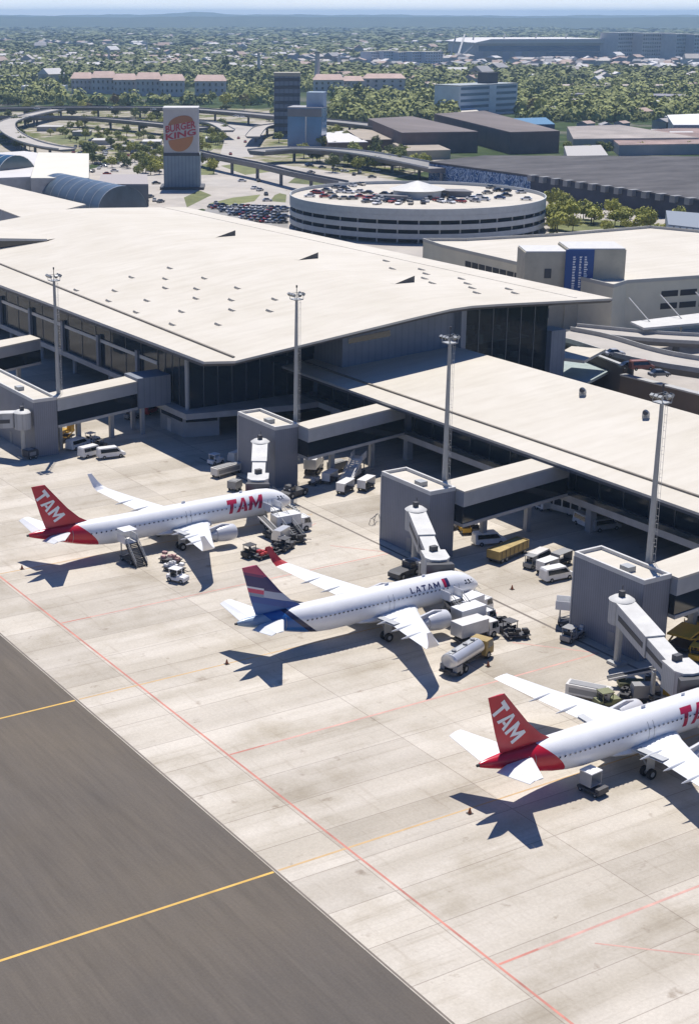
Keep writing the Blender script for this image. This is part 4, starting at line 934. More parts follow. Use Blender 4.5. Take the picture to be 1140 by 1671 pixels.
# --- at the long red-tailed jet
z1 = at(236,921); t1 = at(207,899); stairs('dark passenger stairs with white canopy at the rear of the long red tailed jet', Vector((93.2,190.6,0)), Vector((93.5,186.2,0)), 3.0)
cart('baggage cart with pink wrapped load beside the near wing of the long jet', (278,918), rz=-1.0, load='pinkbag', roof=False)
cart('low white cart between the pink load and tractor by the long jet', (284,932), rz=-1.1, load='white', roof=False)
tug('white baggage tractor pulling carts beside the long jet', (290,949), rz=-1.1)
stairs('dark red passenger stairs at the front door of the long red tailed jet', Vector((118.6,191.8,0)), Vector((119.4,184.6,0)), 3.3, canopy=False)
high_lift('white catering truck parked nearest the nose of the long red tailed jet', (447,872), (502,862), z=1.3)
belt_loader('dark belt loader beside the catering truck at the long jet', (470,893), (425,868), 'dark')
container_dolly('silver container dolly in front of the catering truck at the long jet', (458,884), rz=.5)
tug('dark baggage tractor in front of the dolly at the long jet', (466,897), rz=.4, m='dark')
tug('dark tractor by the far wing tip of the blue tailed jet', (410,908), rz=.2, m='black')
cart('red loaded cart behind the dark tractor near the far blue tailed wing', (430,910), rz=.2, load='red', roof=False)
pushback('dark tow tractor coupled to the nose of the long red tailed jet', (489,806), (470,812))
gpu('pale power unit on wheels left of the left jet bridge', (357,778), (382,771), 'offwhite', 6.0)
tug('white tractor behind the pale power unit by the left jet bridge', (352,757), rz=.3)
container_dolly('small beige cargo dolly touching the left pier head', (385,755), rz=.4, m='offwhite')
gpu('grey small power unit in shade under the left jet bridge cab', (378,802), (388,797), 'grey', 2.2)
cone('lone cone behind the tail of the long red tailed jet', (36,929))
# --- between the left and middle pier heads
high_lift('beige and white truck against the right wall of left pier head', (503,780), (520,760), z=1.3)
gpu('green grey power unit among carts right of the left pier head', (540,771), (560,765), 'grey', 3.6)
cart('white canopied cart second from the left pier head wall', (538,787), rz=.5, m='white')
cart('white canopied cart standing nearest the camera in the cluster', (563,803), rz=.5, m='white', L=3.8)
cart('white canopied cart right beside the middle pier head corner', (597,798), rz=.5, m='white', L=3.8)
stairs('white passenger stairs parked among carts near the middle pier head', at(586,772), at(560,797), 3.0, canopy=False, sm='white')
container_dolly('silver container dolly in the middle of the cart cluster', (577,781), rz=.6)
sawhorse('dark equipment rack standing left of the middle pier head', (611,853), .6)
# --- at the blue-tailed jet
stairs('dark passenger stairs with white platform at front door of the blue tailed jet', Vector((118.8,147.6,0)), Vector((119.4,140.6,0)), 3.3, canopy=False)
high_lift('white catering truck furthest from camera at the blue tailed jet', (748,1013), (790,997), z=1.3)
high_lift('white catering truck in the middle of the row at blue tailed jet', (748,1031), (795,1017), z=1.5)
high_lift('pale box truck nearest the silver tanker', (752,1049), (796,1036), m='offwhite', z=1.1, L=6.5)
belt_loader('dark belt loader under the nose of the blue tailed jet', (760,1022), (722,1000), 'dark')
tanker('silver fuel tanker with ochre cab beside the blue tailed jet', (728,1106), (792,1066))
tug('dark baggage tractor standing alone right of the catering trucks', (838,1038), (818,1030), m='dark')
cart('low dark empty cart behind the lone dark tractor', (843,1041), rz=2.8, roof=False, load='black')
pushback('dark tow tractor left of the middle jet bridge cab', (650,943), (668,936), 'dark')
gpu('white power unit next to the middle jet bridge cab', (664,934), (682,930), 'white', 2.4)
cone('lone cone behind the tail of the blue tailed jet', (370,1084))
for i, p in enumerate([(801,1030),(799,1048),(797,1068),(796,1088)]): cone('small cone in the row between the blue tailed jet and nearest jet', p, 'cones in a row beside the tanker', .7)
# --- between the middle and near pier heads
tug('yellow and white tractor in the shade right of middle pier head', (757,868), rz=1.2, m='yellow')
tug('dark tractor beside the yellow one in the shade of middle pier head', (773,868), rz=1.2, m='dark')
van('white van parked in shade right of the middle pier head', (781,889), (813,886))
trailer('long ochre freight trailer standing in sun between the pier heads', (805,919), (850,899))
for i, (p, q, l, kind) in enumerate([((858,930),(878,921),'grey tractor at left of the parked row by the near pier head','g'),((880,938),(903,930),'white canopied cart in the parked row by the near pier head','c'),((893,948),(922,942),'white van nearest the camera in the parked row','v'),((905,925),(925,917),'dark roofed cart behind the parked row by near pier head','d'),((872,922),(890,913),'pale van furthest left in the parked row','w')]):
    if kind == 'g': tug(l, p, q, m='grey')
    elif kind == 'c': cart(l, p, q, m='white')
    elif kind == 'd': cart(l, p, q, m='grey')
    else: van(l, p, q, m='white' if kind == 'v' else 'offwhite')
bus('pale apron bus parked under the concourse', (930,838), (884,826))
van('white van under the concourse left of the column', (943,853), (970,866))
van('silver grey van under the concourse right of the column', (972,866), (1000,862), m='silver')
gpu('pale cabinet shaped unit under concourse beside the bus', (880,830), (889,834), 'white', 2.4)
cone('single cone in front of the parked row', (835,962)); 
# --- near pier head and nearest jet
stairs('grey mobile stairs with white platform left of the near pier head', at(912,1019), at(968,1024), 2.6, canopy=False, sm='grey')
tug('grey tractor below the mobile stairs at the near pier head', (930,1045), rz=.3, m='grey')
cart('low grey cart beside the tractor at the near pier head', (946,1036), rz=.3, roof=False, load='offwhite')
gpu('long pale air conditioning unit by the far wing of nearest jet', (935,1136), (985,1146), 'offwhite', 5.2, 'air_unit')
tug('olive green tractor coupled to the long pale unit', (990,1152), rz=-.2, m='olive')
belt_loader('olive belt loader in front of the near jet bridge', (1015,1122), (1060,1122), 'olive')
container_dolly('grey container dolly between belt loader and near jet bridge wheels', (1050,1143), rz=-.5, m='grey')
cargo_loader('yellow cargo loader behind the near jet bridge', (1108,1062), (1138,1040))
tug('yellow tractor right of the near jet bridge', (1136,1075), rz=.5, m='yellow')
high_lift('white high truck at right edge behind the near jet bridge', (1125,1015), (1175,1000), m='white', z=1.2)
a_ = Vector((102.2,102.9,0)); t = thing('hold_lift', 'small white roofed lift at the rear hold of the nearest jet', 'service lift', a_, -1.45)
b = MB(); b.box(-1.2,-1.2,.45,3.0,1.2,.75); b.box(2.2,-1.1,.75,3.0,1.1,1.25); b.build('chassis', M['dark'], t)
b = MB(); b.box(-.9,-1.25,2.9,1.5,1.25,3.05); b.build('roof', M['white'], t)
b = MB(); b.box(-.85,-1.2,1.1,1.45,-1.1,2.9); b.box(-.85,1.1,1.1,1.45,1.2,2.9); b.box(-.85,-1.1,1.1,1.45,1.1,1.25); b.build('cage', M['fascia'], t); t.scale = (.66,.7,.8)
wheels(t,(-.6,2.3),1.05,.38,.26)
stairs('dark passenger stairs at right edge by the nearest jet', Vector((121.4,103.7,0)), Vector((122,97.4,0)), 3.3, canopy=False)
cone('lone cone behind the tail of the nearest jet', (766,1328)); cone('cone beside the rear shadow of the nearest jet', (958,1275))
# --- small equipment lying about the stands
for p, l in (((452,902),'flat dark dolly behind the dark loader at the long jet'),((484,886),'flat dark dolly right of the loader at the long jet'),((737,1003),'flat dark dolly under the nose of the blue tailed jet'),((777,1058),'flat dark dolly between the box truck and the tanker'),((812,1024),'flat dark dolly left of the lone dark tractor'),((955,1012),'flat dark dolly behind the grey mobile stairs'),((1020,1140),'flat dark dolly under the olive belt loader'),((1068,1150),'flat dark dolly at the wheels of the near jet bridge'),((1140,1130),'flat dark dolly at right edge by the near jet bridge'),((515,790),'flat dark dolly at foot of the left pier head')):
    cart(l, p, rz=rnd.uniform(-.6,.8), roof=False, load='black' if rnd.random() < .5 else 'offwhite', L=2.8)
for p, q, l in (((700,955),(716,949),'yellow ground power cart under the middle jet bridge'),((1092,1150),(1108,1142),'yellow ground power cart under the near jet bridge')): gpu(l, p, q, 'yellow', 2.6)
for p, q, l in (((735,862),(752,857),'white van close against the right wall of middle pier head'),((1100,990),(1120,982),'white van behind the near pier head at right')): van(l, p, q)
# --- left edge
cargo_loader('yellow cargo loader right of the leftmost pier head', (80,726), (108,715))
van('white van second from the yellow loader at left', (115,735), (140,727))
van('white van nearest the camera at left, in front of the pier head', (135,747), (163,740))
van('white van at right end of the parked group at left', (165,748), (197,744))
tug('white tractor behind the vans at left', (150,722), rz=.3); tug('dark tractor in the middle of the vans at left', (163,733), rz=.5, m='dark')
gpu('small dark power unit in front of the leftmost pier head', (42,750), (58,746), 'dark', 2.4)
van('dark red van in the shade below the terminal front', (232,680), (258,668), m='red'); tug('grey tractor in the shade beside the dark red van', (215,683), rz=.2, m='grey')
van('grey van in shade near the service room', (262,677), (284,664), m='grey')
M['tailbox'] = M['dark']
# ------------------------------------------------------------------ landside surroundings
M['brownred'] = mat('brown_red_paint',(.22,.08,.06),.5,0,.1)
def mottled_ground():
    g = NT('mixed_town_ground', .95, .1)
    n = g.noise(.05, 6, .7); n2 = g.noise(.016, 5, .6)
    c = g.ramp(n, [(.32,(.05,.07,.018)),(.45,(.15,.16,.055)),(.52,(.27,.24,.17)),(.60,(.42,.385,.33)),(.72,(.20,.19,.17))])
    return g.col(g.mix(c, (.40,.365,.31), g.ramp(n2, [(.52,0.0),(.62,.85)])))
M['mixed'] = mottled_ground()
def htop(P, py):                                   # height above ground point P that the photo row py reaches
    Yc = P.x*_sy + P.y*_cy; v = (py-CY)/FPX; return CAMH + Yc*(-_sp - v*_cp)/(_cp - v*_sp)
M['landpave'] = mat('landside_pavement', (.40,.365,.32), .9, 0, .18, .08)
M['road'] = mat('road_asphalt', (.25,.24,.225), .9, 0, .15, .1); M['roadpale'] = mat('pale_road_concrete', (.40,.37,.33), .9, 0, .12, .1)
M['grass'] = leaf_mat('lawn', (.07,.085,.02), (.19,.20,.07), .12); M['scrub'] = leaf_mat('scrub_ground', (.04,.055,.02), (.13,.13,.055), .06)
M['deckside'] = mat('viaduct_concrete', (.17,.17,.18), .85, 0, .15, .1)
def poly_sheet(name, pts, z, m): return sheet(name, [tuple(at(x,y))[:2] for x, y in pts], z, m)
poly_sheet('landside_pavement', [(-60,430),(-60,330),(200,262),(300,240),(470,270),(700,300),(900,300),(1250,360),(1250,640),(1000,640),(760,480),(330,340)], .012, M['landpave'])
poly_sheet('scrub_ground', [(-60,300),(-60,195),(60,172),(620,180),(740,268),(640,292),(470,275),(300,242),(200,260)], .010, M['mixed'])
for i, pts in enumerate([[(305,338),(345,318),(325,310),(300,322)],[(340,332),(380,322),(425,317),(415,328),(370,336)],[(440,328),(448,318),(468,310),(466,330)],[(330,215),(360,208),(372,225),(345,245),(328,245)],[(360,270),(420,262),(440,280),(400,285)],[(350,262),(330,268),(325,285),(350,285)],[(900,352),(1140,372),(1140,385),(1000,372),(895,380)],[(60,225),(150,215),(180,222),(100,236)],[(480,290),(560,292),(520,302),(470,298)]]):
    poly_sheet('lawn', pts, .02, M['grass'])
poly_sheet('road', [(358,256),(412,256),(440,200),(374,200)], .022, M['roadpale'])
poly_sheet('road', [(324,300),(350,292),(430,296),(470,312),(470,318),(420,306),(350,303)], .022, M['roadpale'])
poly_sheet('car_park', [(330,346),(345,336),(470,336),(470,372)], .018, M['road'])

# elevated roads
def viaduct(name, label, pts, wd, z, mtop, piers=True, th=1.2, rail=.8, mr=None):
    P = [Vector((*tuple(at(x,y,z))[:2],0)) for x, y in pts]
    # smooth the centre line
    Q = []
    for i in range(len(P)-1):
        a, b_, c, d = P[max(0,i-1)], P[i], P[i+1], P[min(len(P)-1,i+2)]
        for k in range(6):
            t = k/6; Q.append(.5*((2*b_)+(c-a)*t+(2*a-5*b_+4*c-d)*t*t+(3*b_-a-3*c+d)*t**3))
    Q.append(P[-1]); o = Q[0].copy()
    t = thing(name, label, 'elevated road', (o.x,o.y,0)); L, Rr = [], []
    for i, q in enumerate(Q):
        d = (Q[min(i+1,len(Q)-1)]-Q[max(0,i-1)]).normalized(); n = Vector((-d.y,d.x,0))*wd/2; L.append(q+n-o); Rr.append(q-n-o)
    U = lambda v, h: (v.x,v.y,h)
    b = MB()
    for i in range(len(Q)-1): b.quad(U(Rr[i],z),U(Rr[i+1],z),U(L[i+1],z),U(L[i],z))
    b.build('carriageway', mtop, t)
    b = MB()
    b.loft([[U(L[i],z-.01),U(L[i]*.85+Rr[i]*.15,z-th),U(L[i]*.15+Rr[i]*.85,z-th),U(Rr[i],z-.01)] for i in range(len(Q))]); b.build('deck', M['deckside'], t)
    for S_ in (L,Rr):
        b = MB(); b.loft([[U(p,z),U(p*1,z+rail),U(p+Vector((.25,.1,0)),z+rail),U(p+Vector((.25,.1,0)),z)] for p in S_]); b.build('parapet', mr or M['slab'], t)
    if piers:
        acc = 0
        for i in range(1,len(Q)):
            acc += (Q[i]-Q[i-1]).length
            if acc > 24:
                acc = 0; c = Q[i]-o; b = MB(); b.tube((c.x,c.y,0),(c.x,c.y,z-th),.8,n=10); b.build('pier', M['deckside'], t)
    return t
viaduct('viaduct','pale curved flyover ramp sweeping round at the left edge',[(95,178),(55,186),(15,198),(14,212),(40,228),(75,238),(110,243)],11,7,M['roadpale'])
viaduct('viaduct','dark motorway flyover crossing behind the billboard tower, upper of two',[(-80,178),(40,176),(160,175),(300,177),(460,190),(620,206),(720,222)],18,7.5,M['road'],th=2,mr=M['deckside'])
viaduct('viaduct','dark motorway flyover crossing behind billboard tower, lower of two',[(-80,192),(60,191),(160,193),(290,205),(330,208)],12,6.5,M['road'],th=1.8,mr=M['deckside'])
viaduct('viaduct','narrow elevated rail deck on dark piers running past the billboard tower',[(318,246),(360,256),(420,268),(480,282),(560,298)],5,7,M['deckside'],th=1.6,rail=.9,mr=M['deckside'])
viaduct('viaduct','pale slip road branching off behind the blue glass building',[(372,212),(352,202),(330,199),(300,198)],9,6,M['roadpale'])
viaduct('viaduct','pale slip road curving to the motorway left of dark office tower',[(412,222),(425,208),(450,203),(490,199)],9,6,M['roadpale'])
viaduct('viaduct','grey flyover with dark side passing right of the blue glass building',[(418,246),(480,242),(560,246),(640,258),(720,274)],14,7,M['road'],th=2.2)
viaduct('viaduct','pale elevated forecourt road beside the terminal end',[(905,545),(960,556),(1030,577),(1100,592),(1240,612)],11,7,M['roadpale'],th=1.6,rail=1.0)
viaduct('viaduct','shaded lower kerb road in front of the car park canopy',[(930,538),(1000,545),(1080,552),(1240,560)],9,5,M['roadpale'],th=1.2)

# ------------------------------------------------------------------ generic buildings
def wallmat(name, rgb): return mat(name, rgb, .85, 0, .12, .08)
def block_building(name, label, cat, pl, pr, ptop, depth, m, storeys=0, roofm=None, wm=None, style='strip', group=None, parent=None, par=.6, extra=None):
    """front face from ground pixel pl to pr (left to right in the photo), top at photo row ptop"""
    a, c = at(*pl), at(*pr); H = htop((a+c)/2, ptop); d = c-a; L = d.length; rz = math.atan2(d.y,d.x)
    t = thing(name, label, cat, (a.x,a.y,0), rz, group)
    b = MB(); b.box(0,0,0,L,depth,H-.02); wl = b.build('wall', m, t)
    b = MB(); b.box(-.2,-.2,H-.02,L+.2,depth+.2,H+par); b.build('roof', roofm or M['slab'], t)
    if storeys:
        sh = H/storeys
        for k in range(storeys):
            if style == 'strip':
                b = MB(); b.box(L*.02,-.06,k*sh+sh*.35,L*.98,-.005,k*sh+sh*.8); b.build('window_band', wm or M['dglass'], wl)
                b = MB(); b.box(L+.005,depth*.05,k*sh+sh*.35,L+.06,depth*.95,k*sh+sh*.8); b.build('window_band', wm or M['dglass'], wl)
            else:
                n = min(max(3, int(L/4.5)), 100//storeys)
                for i in range(n):
                    x = L*(i+.25)/n; b = MB(); b.box(x,-.06,k*sh+sh*.3,x+L*.5/n,-.005,k*sh+sh*.75); b.build('window', wm or M['dglass'], wl)
    if extra: extra(t, L, depth, H)
    return t
# billboard tower
a = at(297,309); th_ = htop(a,178); t = thing('billboard_tower','tall grey tower with large burger advertisement on its upper half','tower',(a.x,a.y,0),-YAW)
b = MB(); b.box(-8.2,0,0,8.2,14,th_*.435); b.build('base', ribbed_mat('tower_blue_grey',(.25,.30,.33),1.6,.25), t)
b = MB(); b.box(-8.0,0.1,th_*.435,7.6,13.8,th_); up_ = b.build('upper_box', wallmat('tower_pale_grey',(.52,.49,.46)), t)
b = MB(); b.box(-8.2,-.1,th_*.435-.4,8.2,.05,th_*.435+1.0); b.box(-10,-1.5,0,10,15,1.2); b.build('ledge', M['dark'], t)
b = MB(); b.box(-8.2,-.1,th_,7.8,14,th_+.8); b.build('roof', M['parapet'], t)
N = 22
def bun(z0, z1, sgn):
    b = MB(); w_ = 5.6; pts = [(w_*math.cos(math.pi*i/N), (z1-z0)*math.sin(math.pi*i/N)*sgn) for i in range(N+1)]
    b.add([(x-.2,-.02,z0+z+x*.18) for x,z in pts]+[(x-.2,.09,z0+z+x*.18) for x,z in pts],[tuple(range(N+1))]); return b
zc_ = th_*.735
bun(zc_+3.3,zc_+6.6,1).build('advert_bun', mat('advert_brown',(.36,.15,.06),.6), up_)
bun(zc_-3.2,zc_+2.6,-1).build('advert_bun', mat('advert_orange_lower',(.48,.19,.06),.6), up_)
def bl(z, sz):
    return lambda u, v: Vector((-7.0+13.6*u, -.07, z+(-7.0+13.6*u)*.18+v*sz))
letter_obj('advert_lettering','BURGER',2,bl(zc_+.3,3.1),mat('advert_red',(.42,.035,.05),.6),up_,0,.06)
letter_obj('advert_lettering','KING',2,bl(zc_-2.9,2.8),bpy.data.materials['advert_red'],up_,0,.06)
# office towers behind
M['bluewall'] = mat('blue_curtain_glass',(.06,.19,.36),.2,0,.2,.1,.8)
def bg_extra(t, L, D, H):
    b = MB(); b.box(0,-.3,H*.78,L,-.06,H*.98); b.build('top_band', M['deckside'], t)
    b = MB(); b.box(L*.52,-.35,H*.03,L*.56,-.06,H*.78); b.build('pilaster', M['parapet'], t)
    b = MB(); b.box(L*.5,D*.3,H+.6,L*1.0,D*.9,H+9); b.build('plant_room', wallmat('plant_room_grey',(.34,.42,.5)), t)
block_building('office_building','low blue glass office block with grey top beside dark tower','office',(469,238),(524,239),176,18,M['bluewall'],0,roofm=wallmat('grey_roof',(.36,.36,.37)),extra=bg_extra)
block_building('office_tower','dark narrow office tower standing behind the blue glass block','office tower',(447,223),(489,223),124,16,ribbed_mat('dark_tower_glass',(.15,.18,.23),3,.35),8,roofm=wallmat('beige_cap',(.35,.33,.27)),wm=mat('tower_window',(.03,.04,.06),.2),par=2.2)
block_building('office_building','white and blue banded office block among the trees right of centre','office',(748,190),(842,184),138,26,wallmat('office_white',(.60,.66,.72)),5,wm=mat('office_blue_window',(.10,.18,.27),.2),roofm=wallmat('office_roof',(.34,.37,.38)),
    extra=lambda t,L,D,H: (MB().box(L*.6,D*.3,H+.6,L*.78,D*.7,H+9).build('roof_structure',M['dark'],t), MB().box(L*.5,-.5,0,L*.62,-.07,H).build('stair_core',wallmat('core_white',(.66,.70,.74)),t)))

# round car park
cc = Vector((352.5,466,0)); Rg = 47.6
rg = thing('round_car_park','round three storey car park with cars on its roof deck','car park',(cc.x,cc.y,0))
def ring(b, r0, r1, z0, z1, n=64, mi=0):
    for i in range(n):
        a0, a1 = 2*math.pi*i/n, 2*math.pi*(i+1)/n; P = lambda r,a,z: (r*math.cos(a),r*math.sin(a),z)
        b.quad(P(r1,a0,z0),P(r1,a1,z0),P(r1,a1,z1),P(r1,a0,z1),mi); b.quad(P(r0,a1,z0),P(r0,a0,z0),P(r0,a0,z1),P(r0,a1,z1),mi)
        b.quad(P(r0,a0,z1),P(r1,a0,z1),P(r1,a1,z1),P(r0,a1,z1),mi); b.quad(P(r1,a0,z0),P(r0,a0,z0),P(r0,a1,z0),P(r1,a1,z0),mi)
M['ringwall'] = mat('ring_parapet', (.46,.48,.48), .6, 0, .08)
for k, z in enumerate((2.2,5.4,8.6)):
    b = MB(); ring(b, 6, Rg-.4, z-.3, z); b.build('floor_deck', M['landpave'], rg)
    b = MB(); ring(b, Rg-.35, Rg, z-.55, z+1.25); b.build('parapet_band', M['ringwall'], rg, smooth=40)
b = MB(); ring(b, 6, Rg-.4, 10.5, 10.8); b.build('roof_deck', mat('ring_deck',(.52,.48,.41),.9,0,.1,.15), rg)
b = MB(); ring(b, Rg-.35, Rg, 9.7, 12.0); b.build('parapet_band', M['ringwall'], rg, smooth=40)
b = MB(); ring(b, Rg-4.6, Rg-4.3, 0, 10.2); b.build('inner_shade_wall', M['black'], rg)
for i in range(40):
    a_ = 2*math.pi*i/40; b = MB(); b.tube(((Rg-1)*math.cos(a_),(Rg-1)*math.sin(a_),0),((Rg-1)*math.cos(a_),(Rg-1)*math.sin(a_),10.4),.3,n=6); b.build('column', M['slab'], rg)
b = MB(); b.tube((0,0,10.8),(0,0,13.8),9,n=24); b.build('ramp_core', M['ringwall'], rg, smooth=40)
b = MB(); b.prism([(10,-6),(17,-12),(20,-3),(11,3)],12.6,13.0); b.prism([(10.5,-5.5),(16.5,-11.5),(19.5,-3),(11,2.5)],10.81,12.6); b.build('ramp_house', M['deckside'], rg); b = MB(); b.prism([(-18,2),(-10,-8),(-8,-4),(-15,5)],10.81,12.4); b.build('ramp_house', M['deckside'], rg)
b = MB(); b.tube((0,0,13.8),(0,0,16.8),10.5,.4,n=16); b.build('cone_roof', M['parapet'], rg)
# rectangular car park with white roof, stair tower and blue banner
rp = thing('car_park_building','rectangular car park with white roof deck and slotted walls','car park',tuple(at(1022,500,0))[:2]+(0,)); ro = rp.location.copy()
zr = 12.6; pts = [tuple(at(x,y,zr))[:2] for x,y in ((690,394),(760,394),(905,386),(1060,373),(1330,398),(1330,448),(1140,455),(1022,463),(1000,470),(857,436),(720,404))]
b = MB(); b.prism(pts, 0, zr); wl = loc_build(b,'wall',wallmat('car_park_beige',(.68,.63,.49)),rp,ro)
b = MB(); b.prism(pts, zr+.01, zr+.2); loc_build(b,'roof_deck',M['roof2'],rp,ro)
def wall_slots(p, q, rows, n, m=M['black'], f0=.04, f1=.96):
    p, q = Vector((*p,0)), Vector((*q,0)); d = q-p; nn = Vector((d.y,-d.x,0)).normalized()*.06
    for z0, z1 in rows:
        for i in range(n):
            u0 = f0+(f1-f0)*(i+.06)/n; u1 = f0+(f1-f0)*(i+.94)/n; A, B = p+d*u0+nn, p+d*u1+nn
            b = MB(); b.add([(A.x,A.y,z0),(B.x,B.y,z0),(B.x,B.y,z1),(A.x,A.y,z1)],[(0,1,2,3)]); loc_build(b,'wall_slot',m,wl,ro)
f1_, f2_, f3_ = pts[7], pts[6], pts[5]
wall_slots(f1_, f2_, ((8.7,10.2),(5.6,7.1)), 2, f0=.47, f1=1.0); wall_slots(f2_, f3_, ((8.7,10.2),(5.6,7.1)), 8, f0=.01)
wall_slots(pts[10], pts[9], ((9.0,10.6),), 8, f0=.3); wall_slots(pts[10], pts[9], ((5.5,7.0),), 8, f0=.3)
b = MB()
for p, q in zip(pts, pts[1:]+pts[:1]): b.bar((*p,zr+.6),(*q,zr+.6),.3,.8)
loc_build(b,'parapet',wallmat('deck_edge',(.46,.45,.41)),rp,ro)
tw = [at(857,408,20), at(1020,413,19.2)]; d_ = tw[1]-tw[0]; d_.z = 0; Lw = d_.length; back = Vector((-d_.y,d_.x,0)).normalized()
t = thing('stair_tower','dull beige stair tower in front of the white roofed car park','tower',(tw[0].x,tw[0].y,0),math.atan2(d_.y,d_.x))
Mst = mat('stair_tower_render',(.48,.44,.34),.9,0,.2,.15)
b = MB(); b.box(0,0,0,Lw*.42,11,19.4); b.build('wall', Mst, t)
b = MB(); b.box(Lw*.42,-.8,0,Lw,12,20.2); b.build('wall', Mst, t)
b = MB(); b.box(.2,.2,19.4,Lw*.42-.1,10.8,19.7); b.box(Lw*.42+.2,-.6,20.2,Lw-.2,11.8,20.5); b.build('roof', M['parapet'], t)
for k in (3,8,13): b = MB(); b.box(Lw*.2,-.08,k,Lw*.27,-.01,k+2.4); b.build('window', M['dark'], t)
bn = thing('banner','tall blue banner with white vertical writing on the stair tower','banner',tuple(tw[0]+d_*.42)[:2]+(0,),math.atan2(d_.y,d_.x))
bn.location.z = 12; b = MB(); b.box(-.6,-1.2,-4,Lw*.26,-.85,8.3); b.build('panel', mat('banner_blue',(.015,.07,.26),.5), bn)
rr = random.Random(4)
for cx, wch, n_ in ((Lw*.05,.85,13),(Lw*.115,.7,13),(Lw*.165,.95,13)):
    b = MB(); z = 6.6
    for i in range(n_):                              # rows of small strokes standing for the unreadable vertical writing
        h_ = rr.uniform(.28,.5); b.add([(cx,-1.215,z-h_),(cx+wch*rr.uniform(.55,1),-1.215,z-h_),(cx+wch*rr.uniform(.55,1),-1.215,z),(cx,-1.215,z)],[(0,1,2,3)]); z -= h_+rr.uniform(.18,.32)
    b.build('lettering', M['letterwhite'], bn)
b = MB(); cpts = [tuple(at(x,y,6.5))[:2] for x,y in ((1028,526),(1140,512),(1300,500),(1300,516),(1140,528),(1050,536))]
cn = thing('entrance_canopy','white cable stayed canopy along the car park front','canopy',(cpts[0][0],cpts[0][1],0)); b.prism(cpts,6.2,6.7); loc_build(b,'roof',M['parapet'],cn,cn.location)
for px_, py_ in ((1060,525),(1112,520),(1170,515)):
    e = at(px_,py_,6.7); b = MB(); b.tube(e, e+back*7+Vector((-3,2,4.5)), .14, n=6); loc_build(b,'stay_cable',M['parapet'],cn,cn.location)
    b = MB(); b.tube((e.x,e.y,0),(e.x,e.y,6.2),.25,n=8); loc_build(b,'column',M['column'],cn,cn.location)

# long dark shed with mural, brown warehouses
zr = 9; sp = [tuple(at(x,y,zr))[:2] for x,y in ((700,263),(790,253),(1200,255),(1280,345),(1140,325),(870,286))]
t = thing('long_shed','long low shed with dark weathered roof and painted mural wall','shed',(*sp[0],0)); so = t.location.copy()
b = MB(); b.prism(sp,0,zr-.5); loc_build(b,'wall',mat('shed_wall_dark',(.045,.05,.075),.9,0,.3,.1),t,so)
b = MB(); b.prism(sp,zr-.5,zr); loc_build(b,'roof',mat('shed_roof_weathered',(.095,.09,.09),.95,0,.38,.08,.2,(.5,1.2,1)),t,so)
def mural():
    g = NT('mural_paint',.8,.2); w1 = g.n('ShaderNodeTexNoise'); w1.inputs['Scale'].default_value = .16; w1.inputs['Detail'].default_value = 3; w1.inputs['Distortion'].default_value = 3.5; g.l(g.tc, w1.inputs['Vector'])
    return g.col(g.ramp(w1.outputs['Fac'], [(.0,(.02,.04,.12)),(.42,(.03,.09,.24)),(.5,(.40,.48,.58)),(.54,(.05,.14,.33)),(.6,(.02,.03,.08)),(.66,(.30,.40,.52)),(.7,(.03,.08,.22))]))
p, q = Vector((*sp[0],0)), Vector((*sp[5],0)); d = q-p; nn = Vector((d.y,-d.x,0)).normalized()*.08
b = MB(); A, B = p+nn, p+d*.98+nn; b.add([(A.x,A.y,0),(B.x,B.y,0),(B.x,B.y,zr-1),(A.x,A.y,zr-1)],[(0,1,2,3)]); loc_build(b,'mural',mural(),t,so)
p, q = Vector((*sp[5],0)), Vector((*sp[4],0)); d = q-p
for i in range(13):
    c = p+d*(i/12.5); b = MB(); b.box(c.x-2.2,c.y-1.2,zr-2.3,c.x+2.0,c.y+1.5,zr+.25); loc_build(b,'roof_bracket',mat('bracket_grey',(.24,.24,.24),.9),t,so)
def warehouse(label, top, z, mr, mw, base=0):
    P = [tuple(at(x,y,z))[:2] for x,y in top]; t = thing('warehouse', label, 'warehouse', (*P[0],0)); o = t.location.copy()
    b = MB(); b.prism(P,base,z-.4); loc_build(b,'wall',mw,t,o)
    b = MB(); b.prism([(x*1.0005,y*1.0005) for x,y in P],z-.4,z); loc_build(b,'roof',mr,t,o); return t
br_w, br_r = mat('brown_brick_wall',(.15,.105,.09),.9,0,.2,.1), mat('brown_sheet_roof',(.175,.15,.14),.9,0,.2,.04,.2,(1,.2,1))
warehouse('long brown brick warehouse with ridged grey roof nearest the long shed',((655,216),(600,193),(672,189),(780,214)),11.8,br_r,br_w)
warehouse('square ended brown brick warehouse at right of the brown pair',((832,215),(708,185),(790,180),(913,213)),12.2,br_r,br_w)
warehouse('low tan roofed shed left of the brown warehouses',((590,228),(566,212),(610,208),(668,226)),6,mat('tan_roof',(.34,.29,.23),.9,0,.15,.05),br_w)
warehouse('pale roofed low shed furthest left beside the flyover',((535,232),(530,216),(560,213),(600,231)),6,mat('white_sheet_roof',(.6,.58,.56),.8,0,.1),br_w)
warehouse('tan yellow roofed shed below the brown warehouses',((662,246),(640,233),(700,229),(735,244)),5,bpy.data.materials['tan_roof'],mat('cream_wall',(.35,.32,.24),.9))
warehouse('long grey roofed shed among trees at right edge, upper',((935,226),(925,206),(1010,203),(1140,224)),7,mat('dusty_roof',(.32,.28,.25),.9,0,.3,.04),wallmat('pale_wall',(.36,.34,.32)))
warehouse('rust red roofed shed at the right edge behind the long shed',((1010,236),(985,216),(1140,206),(1260,232)),6,mat('rusty_roof',(.27,.19,.165),.9,0,.4,.05),wallmat('pale_wall_b',(.38,.36,.35)))
